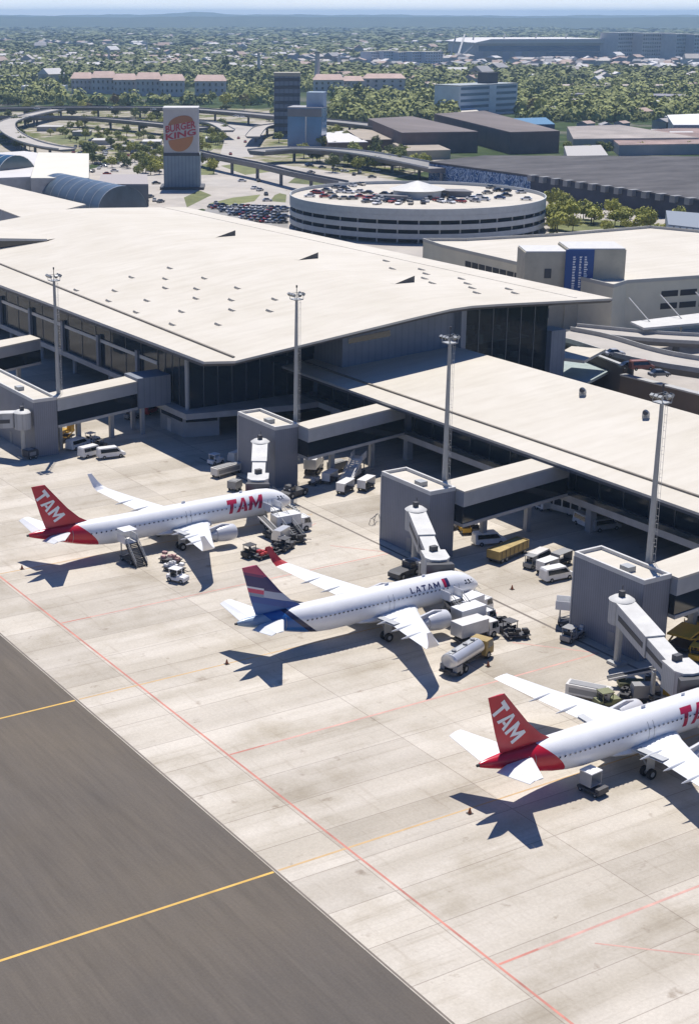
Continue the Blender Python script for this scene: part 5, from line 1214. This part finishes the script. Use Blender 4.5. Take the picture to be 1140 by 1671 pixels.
warehouse('white round topped storage hall at right edge among trees',((1098,203),(1088,187),(1200,183),(1215,203)),8,mat('bright_white_roof',(.72,.70,.66),.7),mat('grey_blue_wall',(.22,.26,.30),.8))
warehouse('blue roofed small shed right of the banded office block',((825,203),(818,193),(890,191),(905,202)),6,mat('blue_sheet_roof',(.05,.17,.30),.7,0,.15),mat('blue_shed_wall',(.06,.10,.18),.9))
warehouse('white roofed low shed in front of the banded office block',((738,188),(722,178),(775,177),(790,187)),5,M['roof2'],wallmat('shed_white',(.36,.36,.36)))
warehouse('grey low block with pale roof in front of the mural shed end',((925,254),(920,238),(980,236),(992,253)),5,mat('pale_grey_roof',(.42,.40,.38),.9),wallmat('lowblock',(.40,.38,.36)))
warehouse('blue and white striped building at the right edge by the shed',((1090,366),(1086,343),(1200,352),(1215,380)),7,mat('striped_roof',(.20,.23,.27),.8),ribbed_mat('striped_wall',(.34,.42,.50),2.0,.75))
# left landside: hangars and white roofs
def vault(label, pl, pr, z, L, m, wd, name='vaulted_hall'):
    a, c = at(*pl), at(*pr); d = (c-a); rz = math.atan2(d.y,d.x); t = thing(name, label, 'hangar', (a.x,a.y,0), rz); n = 18; L = d.length
    b = MB(); b.loft([[(x, wd/2*math.cos(math.pi*i/n), z*math.sin(math.pi*i/n)) for i in range(n+1)] for x in (0,L)], cap=True); b.build('vault', m, t, smooth=40)
    for k in range(9):
        x = L*k/8; b = MB(); b.loft([[(xx, (wd/2+.15)*math.cos(math.pi*i/n), (z+.15)*math.sin(math.pi*i/n)) for i in range(n+1)] for xx in (x-.2,x+.2)], cap=False); b.build('rib', M['fascia'], t)
    return t
vault('blue glass barrel vault behind the far left roof corner',(95,320),(200,344),10,60,mat('vault_blue_glass',(.085,.115,.14),.3,0,.3,.15,.7),22)
vault('dark blue arched glass hall at the left edge',(-70,300),(28,308),15,60,mat('vault_dark_glass',(.03,.08,.12),.15,0,.2,.15,.8),30)
warehouse('large bright white flat roof at left behind the vaults',((50,290),(62,248),(145,250),(145,290)),9,mat('cream_white_roof',(.62,.59,.50),.7,0,.06,.06),M['slab'])
warehouse('white flat roof at left edge behind the dark arch',((-60,292),(-60,252),(40,246),(62,249),(50,288)),9,mat('grey_white_roof',(.55,.53,.51),.7,0,.08,.05),M['slab'])
warehouse('grey boxy building with flat roof left of the billboard tower',((160,300),(165,284),(240,284),(242,300)),9,mat('mauve_grey_roof',(.36,.33,.32),.9),mat('grey_box_wall',(.19,.19,.19),.9))
warehouse('long white roofed pier building at the far left edge',((-80,310),(-80,288),(0,300),(140,333),(105,342),(40,356)),15,M['roof2'],M['cladding'])
# wall and dark recess beside the forecourt
A, B = at(936,590,4), at(1016,622,4); d = B-A; t = thing('retaining_wall','dark brownish wall between terminal end and forecourt road','wall',(A.x,A.y,0),math.atan2(d.y,d.x))
b = MB(); b.box(0,0,0,d.length,.8,7.0); b.build('wall', wallmat('dark_wall',(.10,.085,.08)), t); b = MB(); b.box(-.1,-.1,7.0,d.length+.1,.9,7.3); b.build('coping', M['slab'], t)
A, B = at(1010,640,2), at(1200,690,2); d = B-A; t = thing('retaining_wall','dark brown planted wall behind the concourse at right','wall',(A.x,A.y,0),math.atan2(d.y,d.x))
b = MB(); b.box(0,0,0,d.length,1.2,5.5); b.build('wall', wallmat('brown_wall',(.11,.085,.07)), t); b = MB(); b.box(0,-.2,5.5,d.length,1.4,5.8); b.build('coping', M['slab'], t)
for x0,x1,yb,yt,c,l in ((150,182,236,229,(.5,.48,.45),'small pale roofed depot left of the billboard tower lots'),(196,228,247,240,(.33,.32,.31),'low grey depot among the parked cars left of the billboard'),(232,262,238,231,(.55,.53,.5),'small white kiosk building behind the billboard lots'),(118,146,222,215,(.4,.38,.36),'low grey depot under the flyover at left'),(60,100,214,207,(.45,.43,.4),'low tan depot inside the curved ramp'),(545,590,262,254,(.5,.48,.46),'low pale shop roof under the right flyover'),(600,640,270,262,(.36,.34,.34),'low dark shop roof beside the mural'),(498,530,252,246,(.62,.58,.55),'white tented roof right of the blue glass block'),(335,365,232,226,(.4,.4,.4),'small grey hut on the grass beside the straight road')):
    block_building('depot_building', l, 'depot', (x0,yb), (x1,yb), yt, 16, wallmat('depot_wall',[v*.8 for v in c]), 0, roofm=wallmat('depot_roof',c), par=.3)
# ------------------------------------------------------------------ cars
CARM = [mat('car_white',(.72,.72,.72),.35),mat('car_silver',(.42,.43,.45),.35,.3),mat('car_black',(.02,.02,.025),.3),mat('car_grey',(.13,.135,.14),.35),mat('car_red',(.32,.03,.03),.35),mat('car_blue',(.04,.08,.2),.35),mat('car_beige',(.38,.34,.27),.4)]
CNAME = ['white','silver','black','dark grey','red','blue','beige']
carp = {}
def car(k, loc, rz, label, group):
    if k not in carp:
        t = thing('parked_car', label, 'car', loc, rz, group); car_mesh(t, CARM[k]); carp[k] = t; return t
    return copy_tree(carp[k], loc, rz, label, group)
cw = [0,0,1,1,2,2,3,3,4,5,6]
for i, (x, y) in enumerate([(533,312),(548,307),(562,309),(556,314),(570,315),(520,316),(545,324),(575,325),(588,322),(600,325),(610,328),(622,326),(632,329),(644,325),(655,330),(668,328),(700,325),(712,328),(725,322),(738,327),(786,304),(800,307),(812,312),(795,316),(826,320),(815,324),(858,326),(780,322),(768,325),(745,316),(600,316),(586,314),(505,321),(640,319),(660,321),(825,313),(612,322),(628,318),(640,330),(690,332),(695,329),(720,330),(735,331),(752,330),(775,329),(790,327),(540,318),(530,322),(515,315),(850,315),(845,310),(820,305),(560,325),(598,330),(615,333),(650,333),(670,333),(805,300),(870,318),(575,304),(590,302)]):
    p = at(x, y, 10.82); k = rnd.choice(cw)
    if (Vector((p.x-cc.x,p.y-cc.y))).length > Rg-2.6: continue
    car(k, p, math.atan2(p.y-cc.y,p.x-cc.x)+rnd.choice((0,math.pi)), f'{CNAME[k]} car parked on the roof of the round car park', f'{CNAME[k]} cars on the round car park roof')
n_ = 0
for r_, (y0, xa, xb) in enumerate([(338,345,464),(342.5,352,468),(347,366,466),(351.5,380,466),(356.5,398,464),(361,412,464)]):
    x = xa
    while x < xb:
        if rnd.random() < .86:
            p = at(x, y0+(x-400)*.045, .03); k = rnd.choice(cw); car(k, p, -.2+rnd.uniform(-.05,.05), f'{CNAME[k]} car in the open car park left of the round one', f'{CNAME[k]} cars in the open car park')
        x += rnd.uniform(8.5,11.5)
for x, y, z in [(395,296,.03),(422,296,.03),(415,308,.03),(424,311,.03),(434,318,.03),(436,328,.03),(345,338,.03),(352,333,.03),(230,316,.03),(245,322,.03),(255,300,.03),(262,330,.03),(236,330,.03),(252,328,.03)]:
    k = rnd.choice(cw); p = at(x,y,z); car(k, p, rnd.choice((-.4,.5,1.1)), f'{CNAME[k]} car on the pale roads round the billboard tower', f'{CNAME[k]} cars on the roads round the billboard tower')
for x, y, k, z in [(1026,601,2,7.05),(1075,614,3,7.05),(1002,580,1,7.05)]: car(k, at(x,y,z), -.35, f'{CNAME[k]} car on the elevated forecourt road', f'{CNAME[k]} cars on the forecourt road')
t = van('brown red van on the elevated forecourt road',(1046,606),rz=-.35,m='brownred'); p = at(1046,603,7.05); t.location = p
for x, y in [(389,226),(376,252),(400,232)]:
    k = rnd.choice((2,3,4)); car(k, at(x,y,.04), 1.1, f'{CNAME[k]} car on the straight pale road behind billboard tower', f'{CNAME[k]} cars on the straight pale road')
for x, y, k in [(385,190,0),(394,191,0),(60,178,0),(180,177,1),(250,179,0),(520,196,1)]: car(k, at(x,y,7.55), -.55, f'{CNAME[k]} vehicle on the dark motorway flyover', f'{CNAME[k]} vehicles on the flyover')
for i in range(90):
    x, y = rnd.uniform(120,258), rnd.uniform(226,285); k = rnd.choice(cw); car(k, at(x,y,.03), rnd.choice((-.5,1.0)), f'{CNAME[k]} car in the lots among trees left of billboard tower', f'{CNAME[k]} cars in the tree lined lots')
for i in range(14):
    x, y = rnd.uniform(500,640), rnd.uniform(268,296); k = rnd.choice(cw); car(k, at(x,y,.03), rnd.choice((-.5,1.0)), f'{CNAME[k]} car under the trees behind the round car park', f'{CNAME[k]} cars behind the round car park')
# ------------------------------------------------------------------ trees
LM = {'bright': leaf_mat('leaf_bright',(.12,.14,.025),(.48,.47,.10),.5), 'mid': leaf_mat('leaf_mid',(.08,.105,.025),(.34,.36,.09),.5), 'dark': leaf_mat('leaf_dark',(.055,.075,.025),(.22,.25,.075),.5), 'brown': leaf_mat('leaf_brownish',(.08,.07,.03),(.23,.18,.07),.5)}
M['bark'] = mat('tree_bark',(.10,.075,.055),.95,0,.3,2)
def crown_mesh(seed, h, r, n=26, leaves=34, ls=.75, flat=.75):
    rr = random.Random(seed); b = MB(); cl = []
    for i in range(n):
        while True:
            x, y, z = rr.uniform(-1,1), rr.uniform(-1,1), rr.uniform(-1,1); d = math.sqrt(x*x+y*y+z*z)
            if .35 < d < 1: break
        cl.append((x*r*rr.uniform(.8,1.08), y*r*rr.uniform(.8,1.08), h*.62+z*h*.36*flat+(rr.uniform(0,.1)*h), r*rr.uniform(.26,.42)))
    for cx, cy, cz, cr in cl:
        for k in range(leaves):
            v = Vector((rr.gauss(0,1),rr.gauss(0,1),rr.gauss(0,1))).normalized(); p = Vector((cx,cy,cz))+v*cr*rr.uniform(.7,1.05)*(1 if v.z > -.3 else .75)
            nrm = (v+Vector((rr.uniform(-.6,.6),rr.uniform(-.6,.6),rr.uniform(-.2,.8)))).normalized(); a = nrm.orthogonal().normalized(); c = nrm.cross(a); th = rr.uniform(0,6.28); a, c = a*math.cos(th)+c*math.sin(th), c*math.cos(th)-a*math.sin(th); s = ls*rr.uniform(.6,1.25)
            b.add([p-a*s*.5-c*s*.35, p+a*s*.5-c*s*.3, p+a*s*.45+c*s*.4, p-a*s*.5+c*s*.3],[(0,1,2,3)])
    return b
def trunk_mesh(seed, h, r):
    rr = random.Random(seed); b = MB(); b.tube((0,0,0),(.1,.05,h*.45),.28,.18,n=8)
    for i in range(5):
        a_ = i*1.26+rr.uniform(-.3,.3); b.tube((.08,.04,h*.38),(math.cos(a_)*r*.6,math.sin(a_)*r*.6,h*rr.uniform(.58,.8)),.13,.04,n=6)
    return b
protos = {}
def tree(kind, v, loc, sc, label, group, name='tree'):
    key = (kind, v)
    if key not in protos:
        h, r = (8.5,4.2) if v == 0 else (7.5,4.6) if v == 1 else (10.5,4.4) if v == 2 else (11,2.2)
        t = thing(name, label, 'tree', loc, rnd.uniform(0,6), group); t.scale = (sc,sc,sc)
        crown_mesh(v*7+3, h, r, 26 if v < 3 else 16, 30).build('crown', LM[kind], t, fix=False); trunk_mesh(v, h, r).build('trunk', M['bark'], t)
        protos[key] = t; return t
    return copy_tree(protos[key], loc, rnd.uniform(0,6), label, group, (sc*rnd.uniform(.9,1.1),sc*rnd.uniform(.9,1.1),sc*rnd.uniform(.85,1.15)))
def scatter(n, poly, kinds, label, group, s0=.7, s1=1.2, vs=(0,1,2)):
    """poly: quadrilateral in photo ground pixels (tl, tr, br, bl)"""
    for i in range(n):
        u, v = rnd.random(), rnd.random()
        x = (poly[0][0]*(1-u)+poly[1][0]*u)*(1-v)+(poly[3][0]*(1-u)+poly[2][0]*u)*v; y = (poly[0][1]*(1-u)+poly[1][1]*u)*(1-v)+(poly[3][1]*(1-u)+poly[2][1]*u)*v
        p = at(x, y); p.z = -.05; k = rnd.choice(kinds); nm = {'bright':'yellow green','mid':'mid green','dark':'dark green','brown':'brownish'}[k]
        tree(k, rnd.choice(vs), p, rnd.uniform(s0,s1), label.replace('{c}',nm), group.replace('{c}',nm))
scatter(9, [(895,352),(960,350),(975,378),(892,382)], ['bright'], '{c} leafy tree right of the round car park', '{c} trees right of the round car park', .75,1.0)
scatter(6, [(980,368),(1080,378),(1080,386),(980,384)], ['bright','mid'], '{c} bush like tree along foot of the long shed', '{c} trees along the foot of the long shed', .35,.55)
scatter(12, [(505,262),(610,264),(620,284),(520,282)], ['bright','mid','dark'], '{c} tree clump behind the round car park at left', '{c} trees behind the round car park', .6,.9)
scatter(14, [(610,262),(715,266),(715,280),(620,284)], ['mid','bright'], '{c} tree beside the mural end of the long shed', '{c} trees beside the mural', .6,.9)
scatter(5, [(322,268),(350,266),(352,288),(325,288)], ['bright'], '{c} small tree right of the billboard tower', '{c} trees right of the billboard tower', .6,.9)
scatter(60, [(95,214),(272,218),(265,280),(150,272)], ['bright','mid','dark'], '{c} tree in the lots left of the billboard tower', '{c} trees left of the billboard tower', .4,.75)
scatter(18, [(60,205),(280,200),(280,215),(80,222)], ['bright','mid'], '{c} tree below the motorway flyover at left', '{c} trees below the flyover', .5,.8)
scatter(10, [(0,222),(45,232),(60,248),(0,246)], ['dark','mid'], '{c} tree inside the curved ramp at the left edge', '{c} trees inside the curved ramp', .5,.8)
scatter(12, [(0,170),(445,170),(445,188),(0,184)], ['bright','mid','brown','dark'], '{c} tree in the belt behind the motorway at left', '{c} trees behind the motorway', .8,1.25)
scatter(7, [(320,165),(450,148),(452,184),(320,172)], ['mid','dark','bright'], '{c} tree in the wood left of the dark office tower', '{c} trees left of the office tower', .9,1.3)
scatter(9, [(540,160),(750,150),(742,190),(540,200)], ['bright','mid','dark'], '{c} tree in the wood between dark tower and banded office', '{c} trees between the offices', .9,1.4)
scatter(8, [(850,170),(1140,165),(1140,195),(840,200)], ['mid','dark','bright','brown'], '{c} tree in the wood right of the banded office', '{c} trees right of the banded office', .9,1.4)
scatter(9, [(905,245),(1140,240),(1140,253),(930,256)], ['mid','bright'], '{c} bush like tree along back edge of the long shed', '{c} trees behind the long shed', .5,.8)
scatter(10, [(760,290),(860,300),(870,304),(760,296)], ['mid'], '{c} small tree below the mural wall', '{c} trees below the mural', .25,.4)
for i, (x, y, s) in enumerate([(55,140,1.3),(105,148,2.1),(370,132,2.2),(583,172,1.9),(95,128,1.3),(380,140,1.7)]):
    tree('dark', 3, at(x,y), s, 'tall dark slender tree standing above the houses', 'tall slender trees', 'cypress_tree')
scatter(16, [(325,205),(370,206),(368,250),(322,255)], ['bright','mid'], '{c} tree on the grass between tower and straight road', '{c} trees between tower and straight road', .5,.8)
scatter(14, [(420,228),(640,250),(700,268),(440,275)], ['mid','dark','bright'], '{c} tree along the flyover right of the blue glass block', '{c} trees along the right flyover', .6,.95)
scatter(10, [(0,190),(60,192),(60,205),(0,215)], ['mid','dark'], '{c} tree outside the curved ramp at the left edge', '{c} trees outside the curved ramp', .6,.9)
scatter(12, [(960,345),(1120,362),(1120,384),(960,376)], ['bright'], '{c} leafy tree between the long shed and the white car park roof', '{c} trees between shed and car park', .5,.85)
scatter(7, [(892,340),(930,340),(930,376),(892,380)], ['bright'], '{c} tree close to the rim of the round car park', '{c} trees close to the round car park rim', .7,.95)
scatter(14, [(225,250),(272,250),(272,290),(225,290)], ['bright','mid'], '{c} tree at the left foot of the billboard tower', '{c} trees at the left foot of the billboard tower', .5,.85)
scatter(10, [(535,215),(600,222),(600,240),(535,236)], ['mid','bright'], '{c} tree right of the blue glass block', '{c} trees right of the blue glass block', .5,.8)
scatter(22, [(60,180),(300,184),(300,200),(60,198)], ['bright','mid','dark'], '{c} tree between the two flyovers at left', '{c} trees between the flyovers', .6,.9)
# far woodland: more crowns than anyone could count, one object
def woodland(name, n, y0, y1, seed, m, sz, skip=None, nq=24, lf=1.0):
    rr = random.Random(seed); vs, fs = [], []; shapes = []
    for k in range(6):
        r2 = random.Random(k+50); q = []
        for i in range(nq):
            v = Vector((r2.gauss(0,1),r2.gauss(0,1),abs(r2.gauss(0,.8)))).normalized(); p = Vector((v.x*.5,v.y*.5,.15+v.z*.62))*r2.uniform(.75,1.1)
            nn = (v+Vector((r2.uniform(-.5,.5),r2.uniform(-.5,.5),r2.uniform(0,.5)))).normalized(); a = nn.orthogonal().normalized(); c = nn.cross(a)*.19*lf; a *= .22*lf; q.append([p-a-c,p+a-c*.7,p+a*.8+c,p-a*.9+c])
        shapes.append(q)
    for i in range(n):
        y = y0+(y1-y0)*rr.random()**1.0; x = rr.uniform(-40,1180); p = at(x,y)
        if skip and skip(x,y,p): continue
        D = p.length; s = sz*rr.choice((.6,.75,.9,1.1,1.4,1.9))*(.75+D/4500); hh = min(s, 13)*rr.uniform(.75,1.1); cs, sn = math.cos(i), math.sin(i)
        for q in shapes[i%6]:
            k = len(vs); vs += [(p.x+(v.x*cs-v.y*sn)*s, p.y+(v.x*sn+v.y*cs)*s, v.z*hh*1.25) for v in q]; fs.append((k,k+1,k+2,k+3))
    b = MB(); b.v, b.f, b.m = vs, fs, [0]*len(fs); o = b.build(name, m, fix=False); return tag(o, 'distant woodland of countless small crowns', 'woodland', kind='stuff')
def sk(x, y, p):
    import math as _m
    g = _m.sin(p.x*.006+1)+_m.sin(p.y*.0047+2)+_m.sin((p.x+p.y)*.0031)
    if y > 205: return True
    if 105 < x < 378 and 146 < y < 169: return True
    if 595 < x < 735 and 103 < y < 119: return True
    if 505 < x < 670 and 146 < y < 158: return True
    if x > 755 and 95 < y < 109: return True
    if 740 < x < 850 and 184 < y < 200: return True
    if y > 150 and 445 < x < 545: return True
    if 158 < y < 205 and x < 440: return y > 172
    return g < -.85 and y < 138
M['wood'] = leaf_mat('woodland_leaves',(.05,.07,.022),(.31,.33,.10),.045)
woodland('woodland', 3600, 130, 200, 5, M['wood'], 7, sk, 80, .5)
woodland('woodland', 8200, 80, 138, 6, M['wood'], 8.5, sk, 40, .68)
M['wood2'] = leaf_mat('far_woodland_leaves',(.03,.05,.02),(.22,.25,.085),.012)
woodland('woodland', 7500, 45, 86, 8, M['wood2'], 16, sk)

# ------------------------------------------------------------------ far town
stadium_p = (at(775,98), at(1003,97))
def stadium():
    a, c = stadium_p; d = c-a; L = d.length; D = 180; H = htop((a+c)/2, 62); t = thing('stadium','large stadium with pale roof and blue glazed side on the horizon','stadium',(a.x,a.y,0),math.atan2(d.y,d.x))
    b = MB(); b.box(0,0,0,L,D,H*.80); w_ = b.build('wall', mat('stadium_grey_blue',(.42,.42,.45),.6,0,.15,.02), t)
    b = MB(); b.box(L*.02,-1,H*.42,L*.98,-.1,H*.66); b.build('glazing_band', mat('stadium_glass',(.04,.12,.24),.2), w_)
    b = MB(); b.box(L*.5,-1.5,H*.05,L*.99,-1.1,H*.36); b.build('glazing_band', bpy.data.materials['stadium_glass'], w_)
    for k in range(5): b = MB(); b.box(L*(.06+k*.09),-1.6,H*.02,L*(.10+k*.09),-1.1,H*.40); b.build('portal', M['slab'], w_)
    b = MB(); b.side([(-4,H*.82),(L*.1,H*.98),(L*.9,H*.98),(L+4,H*.82),(L+4,H*.78),(-4,H*.78)],-8,D+8); b.build('roof', mat('stadium_roof',(.60,.58,.56),.7,0,.05), t)
    for x in (-.1,.03,.25,.48,.7):
        b = MB(); b.tube((L*x,D*.4,0),(L*(x+.03),D*.35,H*1.18),2.2,1.2,n=6); b.build('pylon', M['parapet'], t)
    b = MB(); b.tube((-L*.12,10,0),(-L*.0,D*.4,H*1.15),2.5,1.5,n=6); b.tube((-L*.12,10,0),(L*.02,10,H*.8),2.5,1.5,n=6); b.build('truss', M['parapet'], t)
stadium()
for i, (x0, x1, yt, m_) in enumerate([(1006,1044,53,(.64,.60,.58)),(1046,1098,54,(.74,.64,.58)),(1101,1128,55,(.64,.61,.58)),(1130,1180,56,(.56,.55,.56))]):
    block_building('apartment_block', ['grey apartment tower touching the stadium end','pinkish wide apartment tower second from the stadium','grey apartment tower third from the stadium','blue grey apartment tower at the right edge'][i], 'apartments', (x0,98), (x1,97), yt, 40, wallmat('apartment_wall',m_), 7, style='win')
for i, (x0, x1, yt) in enumerate([(605,622,84),(625,648,83),(650,668,85),(672,690,84),(693,722,84)]):
    block_building('apartment_block', ['first','second','third','fourth','fifth'][i]+' pale apartment block from left in the far row', 'apartments', (x0,107), (x1,106.5), yt, 24, wallmat('pale_apartment_wall',(.70,.70,.72)), 5, style='win', roofm=M['roof2'])
def gabled(name, label, pl, pr, ptop, depth, mw, mr, group=None, n=4):
    a, c = at(*pl), at(*pr); d = c-a; L = d.length; H = htop((a+c)/2, ptop); t = thing(name, label, 'house', (a.x,a.y,0), math.atan2(d.y,d.x), group)
    b = MB(); b.box(0,0,0,L,depth,H*.72); w_ = b.build('wall', mw, t)
    b = MB(); b.add([(-1,-1,H*.72),(L+1,-1,H*.72),(L+1,depth+1,H*.72),(-1,depth+1,H*.72),(L*.08,depth*.5,H),(L*.92,depth*.5,H)],[(0,1,5,4),(1,2,5),(2,3,4,5),(3,0,4)]); b.build('roof', mr, t)
    for k in range(n):
        for z in (.2,.48): b = MB(); b.box(L*(k+.3)/n,-.08,H*z,L*(k+.6)/n,-.01,H*(z+.13)); b.build('window', M['dglass'], w_)
    return t
pk, pr_ = wallmat('pink_wall',(.70,.60,.55)), mat('pink_tile_roof',(.52,.38,.32),.9,0,.15,.1)
for i, (x0, x1, yb, yt) in enumerate([(117,150,152,118),(150,188,153,116),(186,222,154,120),(222,262,156,118),(262,300,157,121),(318,368,156,122),(512,560,152,121),(594,660,146,120),(560,592,150,124)]):
    gabled('apartment_house', ['leftmost pink walled apartment house behind the motorway','pink apartment house second from left behind the motorway','pink apartment house third from left, behind the motorway','cream fronted pink apartment house fourth from left','pink apartment house left of the billboard tower top','pink apartment house right of the billboard tower','pink roofed house right of the white chimney','long pink roofed house among trees in the centre','low pink house between the chimney and the centre trees'][i], (x0,yb), (x1,yb), yt, 22, pk, pr_, n=5)
for i, (x0, x1, yb, yt, c, l) in enumerate([(185,318,107,98,(.45,.36,.31),'long low hall with pale roof above the pink houses'),(365,420,109,101,(.62,.60,.56),'white roofed hall left of the white chimney'),(35,105,150,141,(.6,.6,.58),'long white roofed shed at left among trees'),(0,90,137,124,(.33,.33,.36),'grey long shed at far left'),(30,145,57,52,(.8,.8,.8),'very long white building on the far plain at left'),(480,700,63,60,(.5,.53,.52),'thin pale strip of buildings on the far plain'),(918,1140,150,140,(.50,.42,.36),'long tan roofed market hall at right'),(700,750,146,138,(.55,.48,.36),'cream low hall left of the banded office'),(1090,1180,200,192,(.5,.5,.5),'grey low hall at right edge'),(155,185,57,53,(.7,.7,.7),'small white building on the far plain')]):
    block_building('hall', l, 'hall', (x0,yb), (x1,yb), yt, 30, wallmat('hall_wall',[min(.8,v*1.1) for v in c]), 0, roofm=wallmat('hall_roof',c))
block_building('hall','dark grey low works with many small roof lights at right','hall',(925,167),(1140,172),156,40,wallmat('works_wall',(.17,.17,.19)),0,roofm=wallmat('works_roof',(.22,.21,.23)))
for x, yb, yt, r_, l in [(517,150,86,3.2,'tall white chimney right of the dark office tower'),(422,128,88,2.2,'thin pale chimney left of the dark office tower'),(553,112,90,2.4,'thin pale chimney among far trees'),(240,90,62,1.4,'thin dark radio mast at far left'),(178,105,80,2.2,'thin dark chimney above the far roofs')]:
    p = at(x,yb); H = htop(p,yt); t = thing('chimney', l, 'chimney', (p.x,p.y,0)); b = MB(); b.tube((0,0,0),(0,0,H),r_,r_*.75,n=12); b.build('shaft', M['dark'] if 'dark ' in l.split(' ')[1] else M['parapet'], t, smooth=40); b = MB(); b.tube((0,0,H),(0,0,H+1.5),r_*.9,n=12); b.build('rim', M['grey'], t)
# scattered houses of the far suburbs: the largest ones as things, the rest as one mass
HW = [(.62,.60,.57),(.45,.43,.42),(.40,.30,.25),(.50,.44,.36),(.30,.33,.38)]; HR = [(.40,.30,.25),(.60,.58,.56),(.32,.31,.31),(.46,.42,.38)]
HM = [wallmat('suburb_wall',c) for c in HW]; RM_ = [wallmat('suburb_roof',c) for c in HR]
hp = {}
WN = ['white','grey','brown','cream','blue grey']; RN = ['brownish tiled','pale','dark','beige']
def house(loc, rz, wi, ri, sc, zone):
    lab = f'{WN[wi]} house with {RN[ri]} roof {zone}'; grp = f'{WN[wi]} {RN[ri]} houses {zone}'
    if (wi,ri) not in hp:
        t = thing('house', lab, 'house', loc, rz, grp); t.scale = sc
        b = MB(); b.box(-7,-5,0,7,5,5.5); b.build('wall', HM[wi], t)
        b = MB(); b.add([(-7.5,-5.5,5.5),(7.5,-5.5,5.5),(7.5,5.5,5.5),(-7.5,5.5,5.5),(-7,0,8),(7,0,8)],[(0,1,5,4),(1,2,5),(2,3,4,5),(3,0,4),(3,2,1,0)]); b.build('roof', RM_[ri], t); hp[(wi,ri)] = t; return
    copy_tree(hp[(wi,ri)], loc, rz, lab, grp, sc)
for i in range(235):
    x, y = rnd.uniform(-20,1160), rnd.uniform(80,142)
    if 115 < x < 370 and y > 112: continue
    if x > 760 and y < 100: continue
    if 440 < x < 540 and y > 120: continue
    k = rnd.choice((.7,.9,1.1,1.3,1.7)); zone = 'in the far suburbs at left' if x < 440 else 'in the far suburbs in the middle' if x < 800 else 'in the far suburbs at right'
    house(at(x,y), rnd.choice((-.5,.3,1.0)), rnd.choice((0,0,0,1,1,2,3,4)), rnd.randrange(4), (k,k,k*rnd.uniform(.7,1.5)), zone)
for i in range(34):
    x, y = rnd.uniform(860,1150), rnd.uniform(138,240)
    if x < 930 and y > 200: continue
    k = rnd.uniform(.7,1.3); house(at(x,y), rnd.choice((-.5,.3,1.0)), rnd.choice((0,1,1,3,4)), rnd.randrange(4), (k,k,k*.8), 'among trees behind the long shed')
b = MB(); rr = random.Random(12)
for i in range(1000):
    x, y = rr.uniform(-30,1170), rr.uniform(58,118)
    if x > 760 and y < 100: continue
    p = at(x,y); s = rr.uniform(5,13); h_ = rr.uniform(5,10); c, sn = math.cos(i), math.sin(i); mi = rr.choice((0,0,0,1,1,2,3,4))
    P = lambda u, v, z: (p.x+(u*c-v*sn)*s, p.y+(u*sn+v*c)*s*.7, z)
    b.add([P(-1,-1,0),P(1,-1,0),P(1,1,0),P(-1,1,0),P(-1,-1,h_),P(1,-1,h_),P(1,1,h_),P(-1,1,h_)],[(0,1,5,4),(1,2,6,5),(2,3,7,6),(3,0,4,7)],mi)
    b.add([P(-1.05,-1.05,h_),P(1.05,-1.05,h_),P(1.05,1.05,h_),P(-1.05,1.05,h_),P(-.9,0,h_+3),P(.9,0,h_+3)],[(0,1,5,4),(1,2,5),(2,3,4,5),(3,0,4)],5+rr.randrange(4))
tag(b.build('suburb', HM+RM_, fix=False), 'mass of small far houses on the plain before the hills', 'suburb', kind='stuff')
# haze: the air between the airport and the hills
hz = bpy.data.materials.new('air'); hz.use_nodes = True; ht = hz.node_tree; ht.nodes.remove(ht.nodes['Principled BSDF'])
pv = ht.nodes.new('ShaderNodeVolumePrincipled'); pv.inputs['Color'].default_value = (.50,.74,1,1); pv.inputs['Density'].default_value = .000085; pv.inputs['Anisotropy'].default_value = .2
ht.links.new(pv.outputs[0], ht.nodes['Material Output'].inputs['Volume'])
b = MB(); b.box(-19000,-19000,-3,19000,19000,122); tag(b.build('haze', hz), 'thin pale blue air haze over the plain', 'haze', kind='stuff')
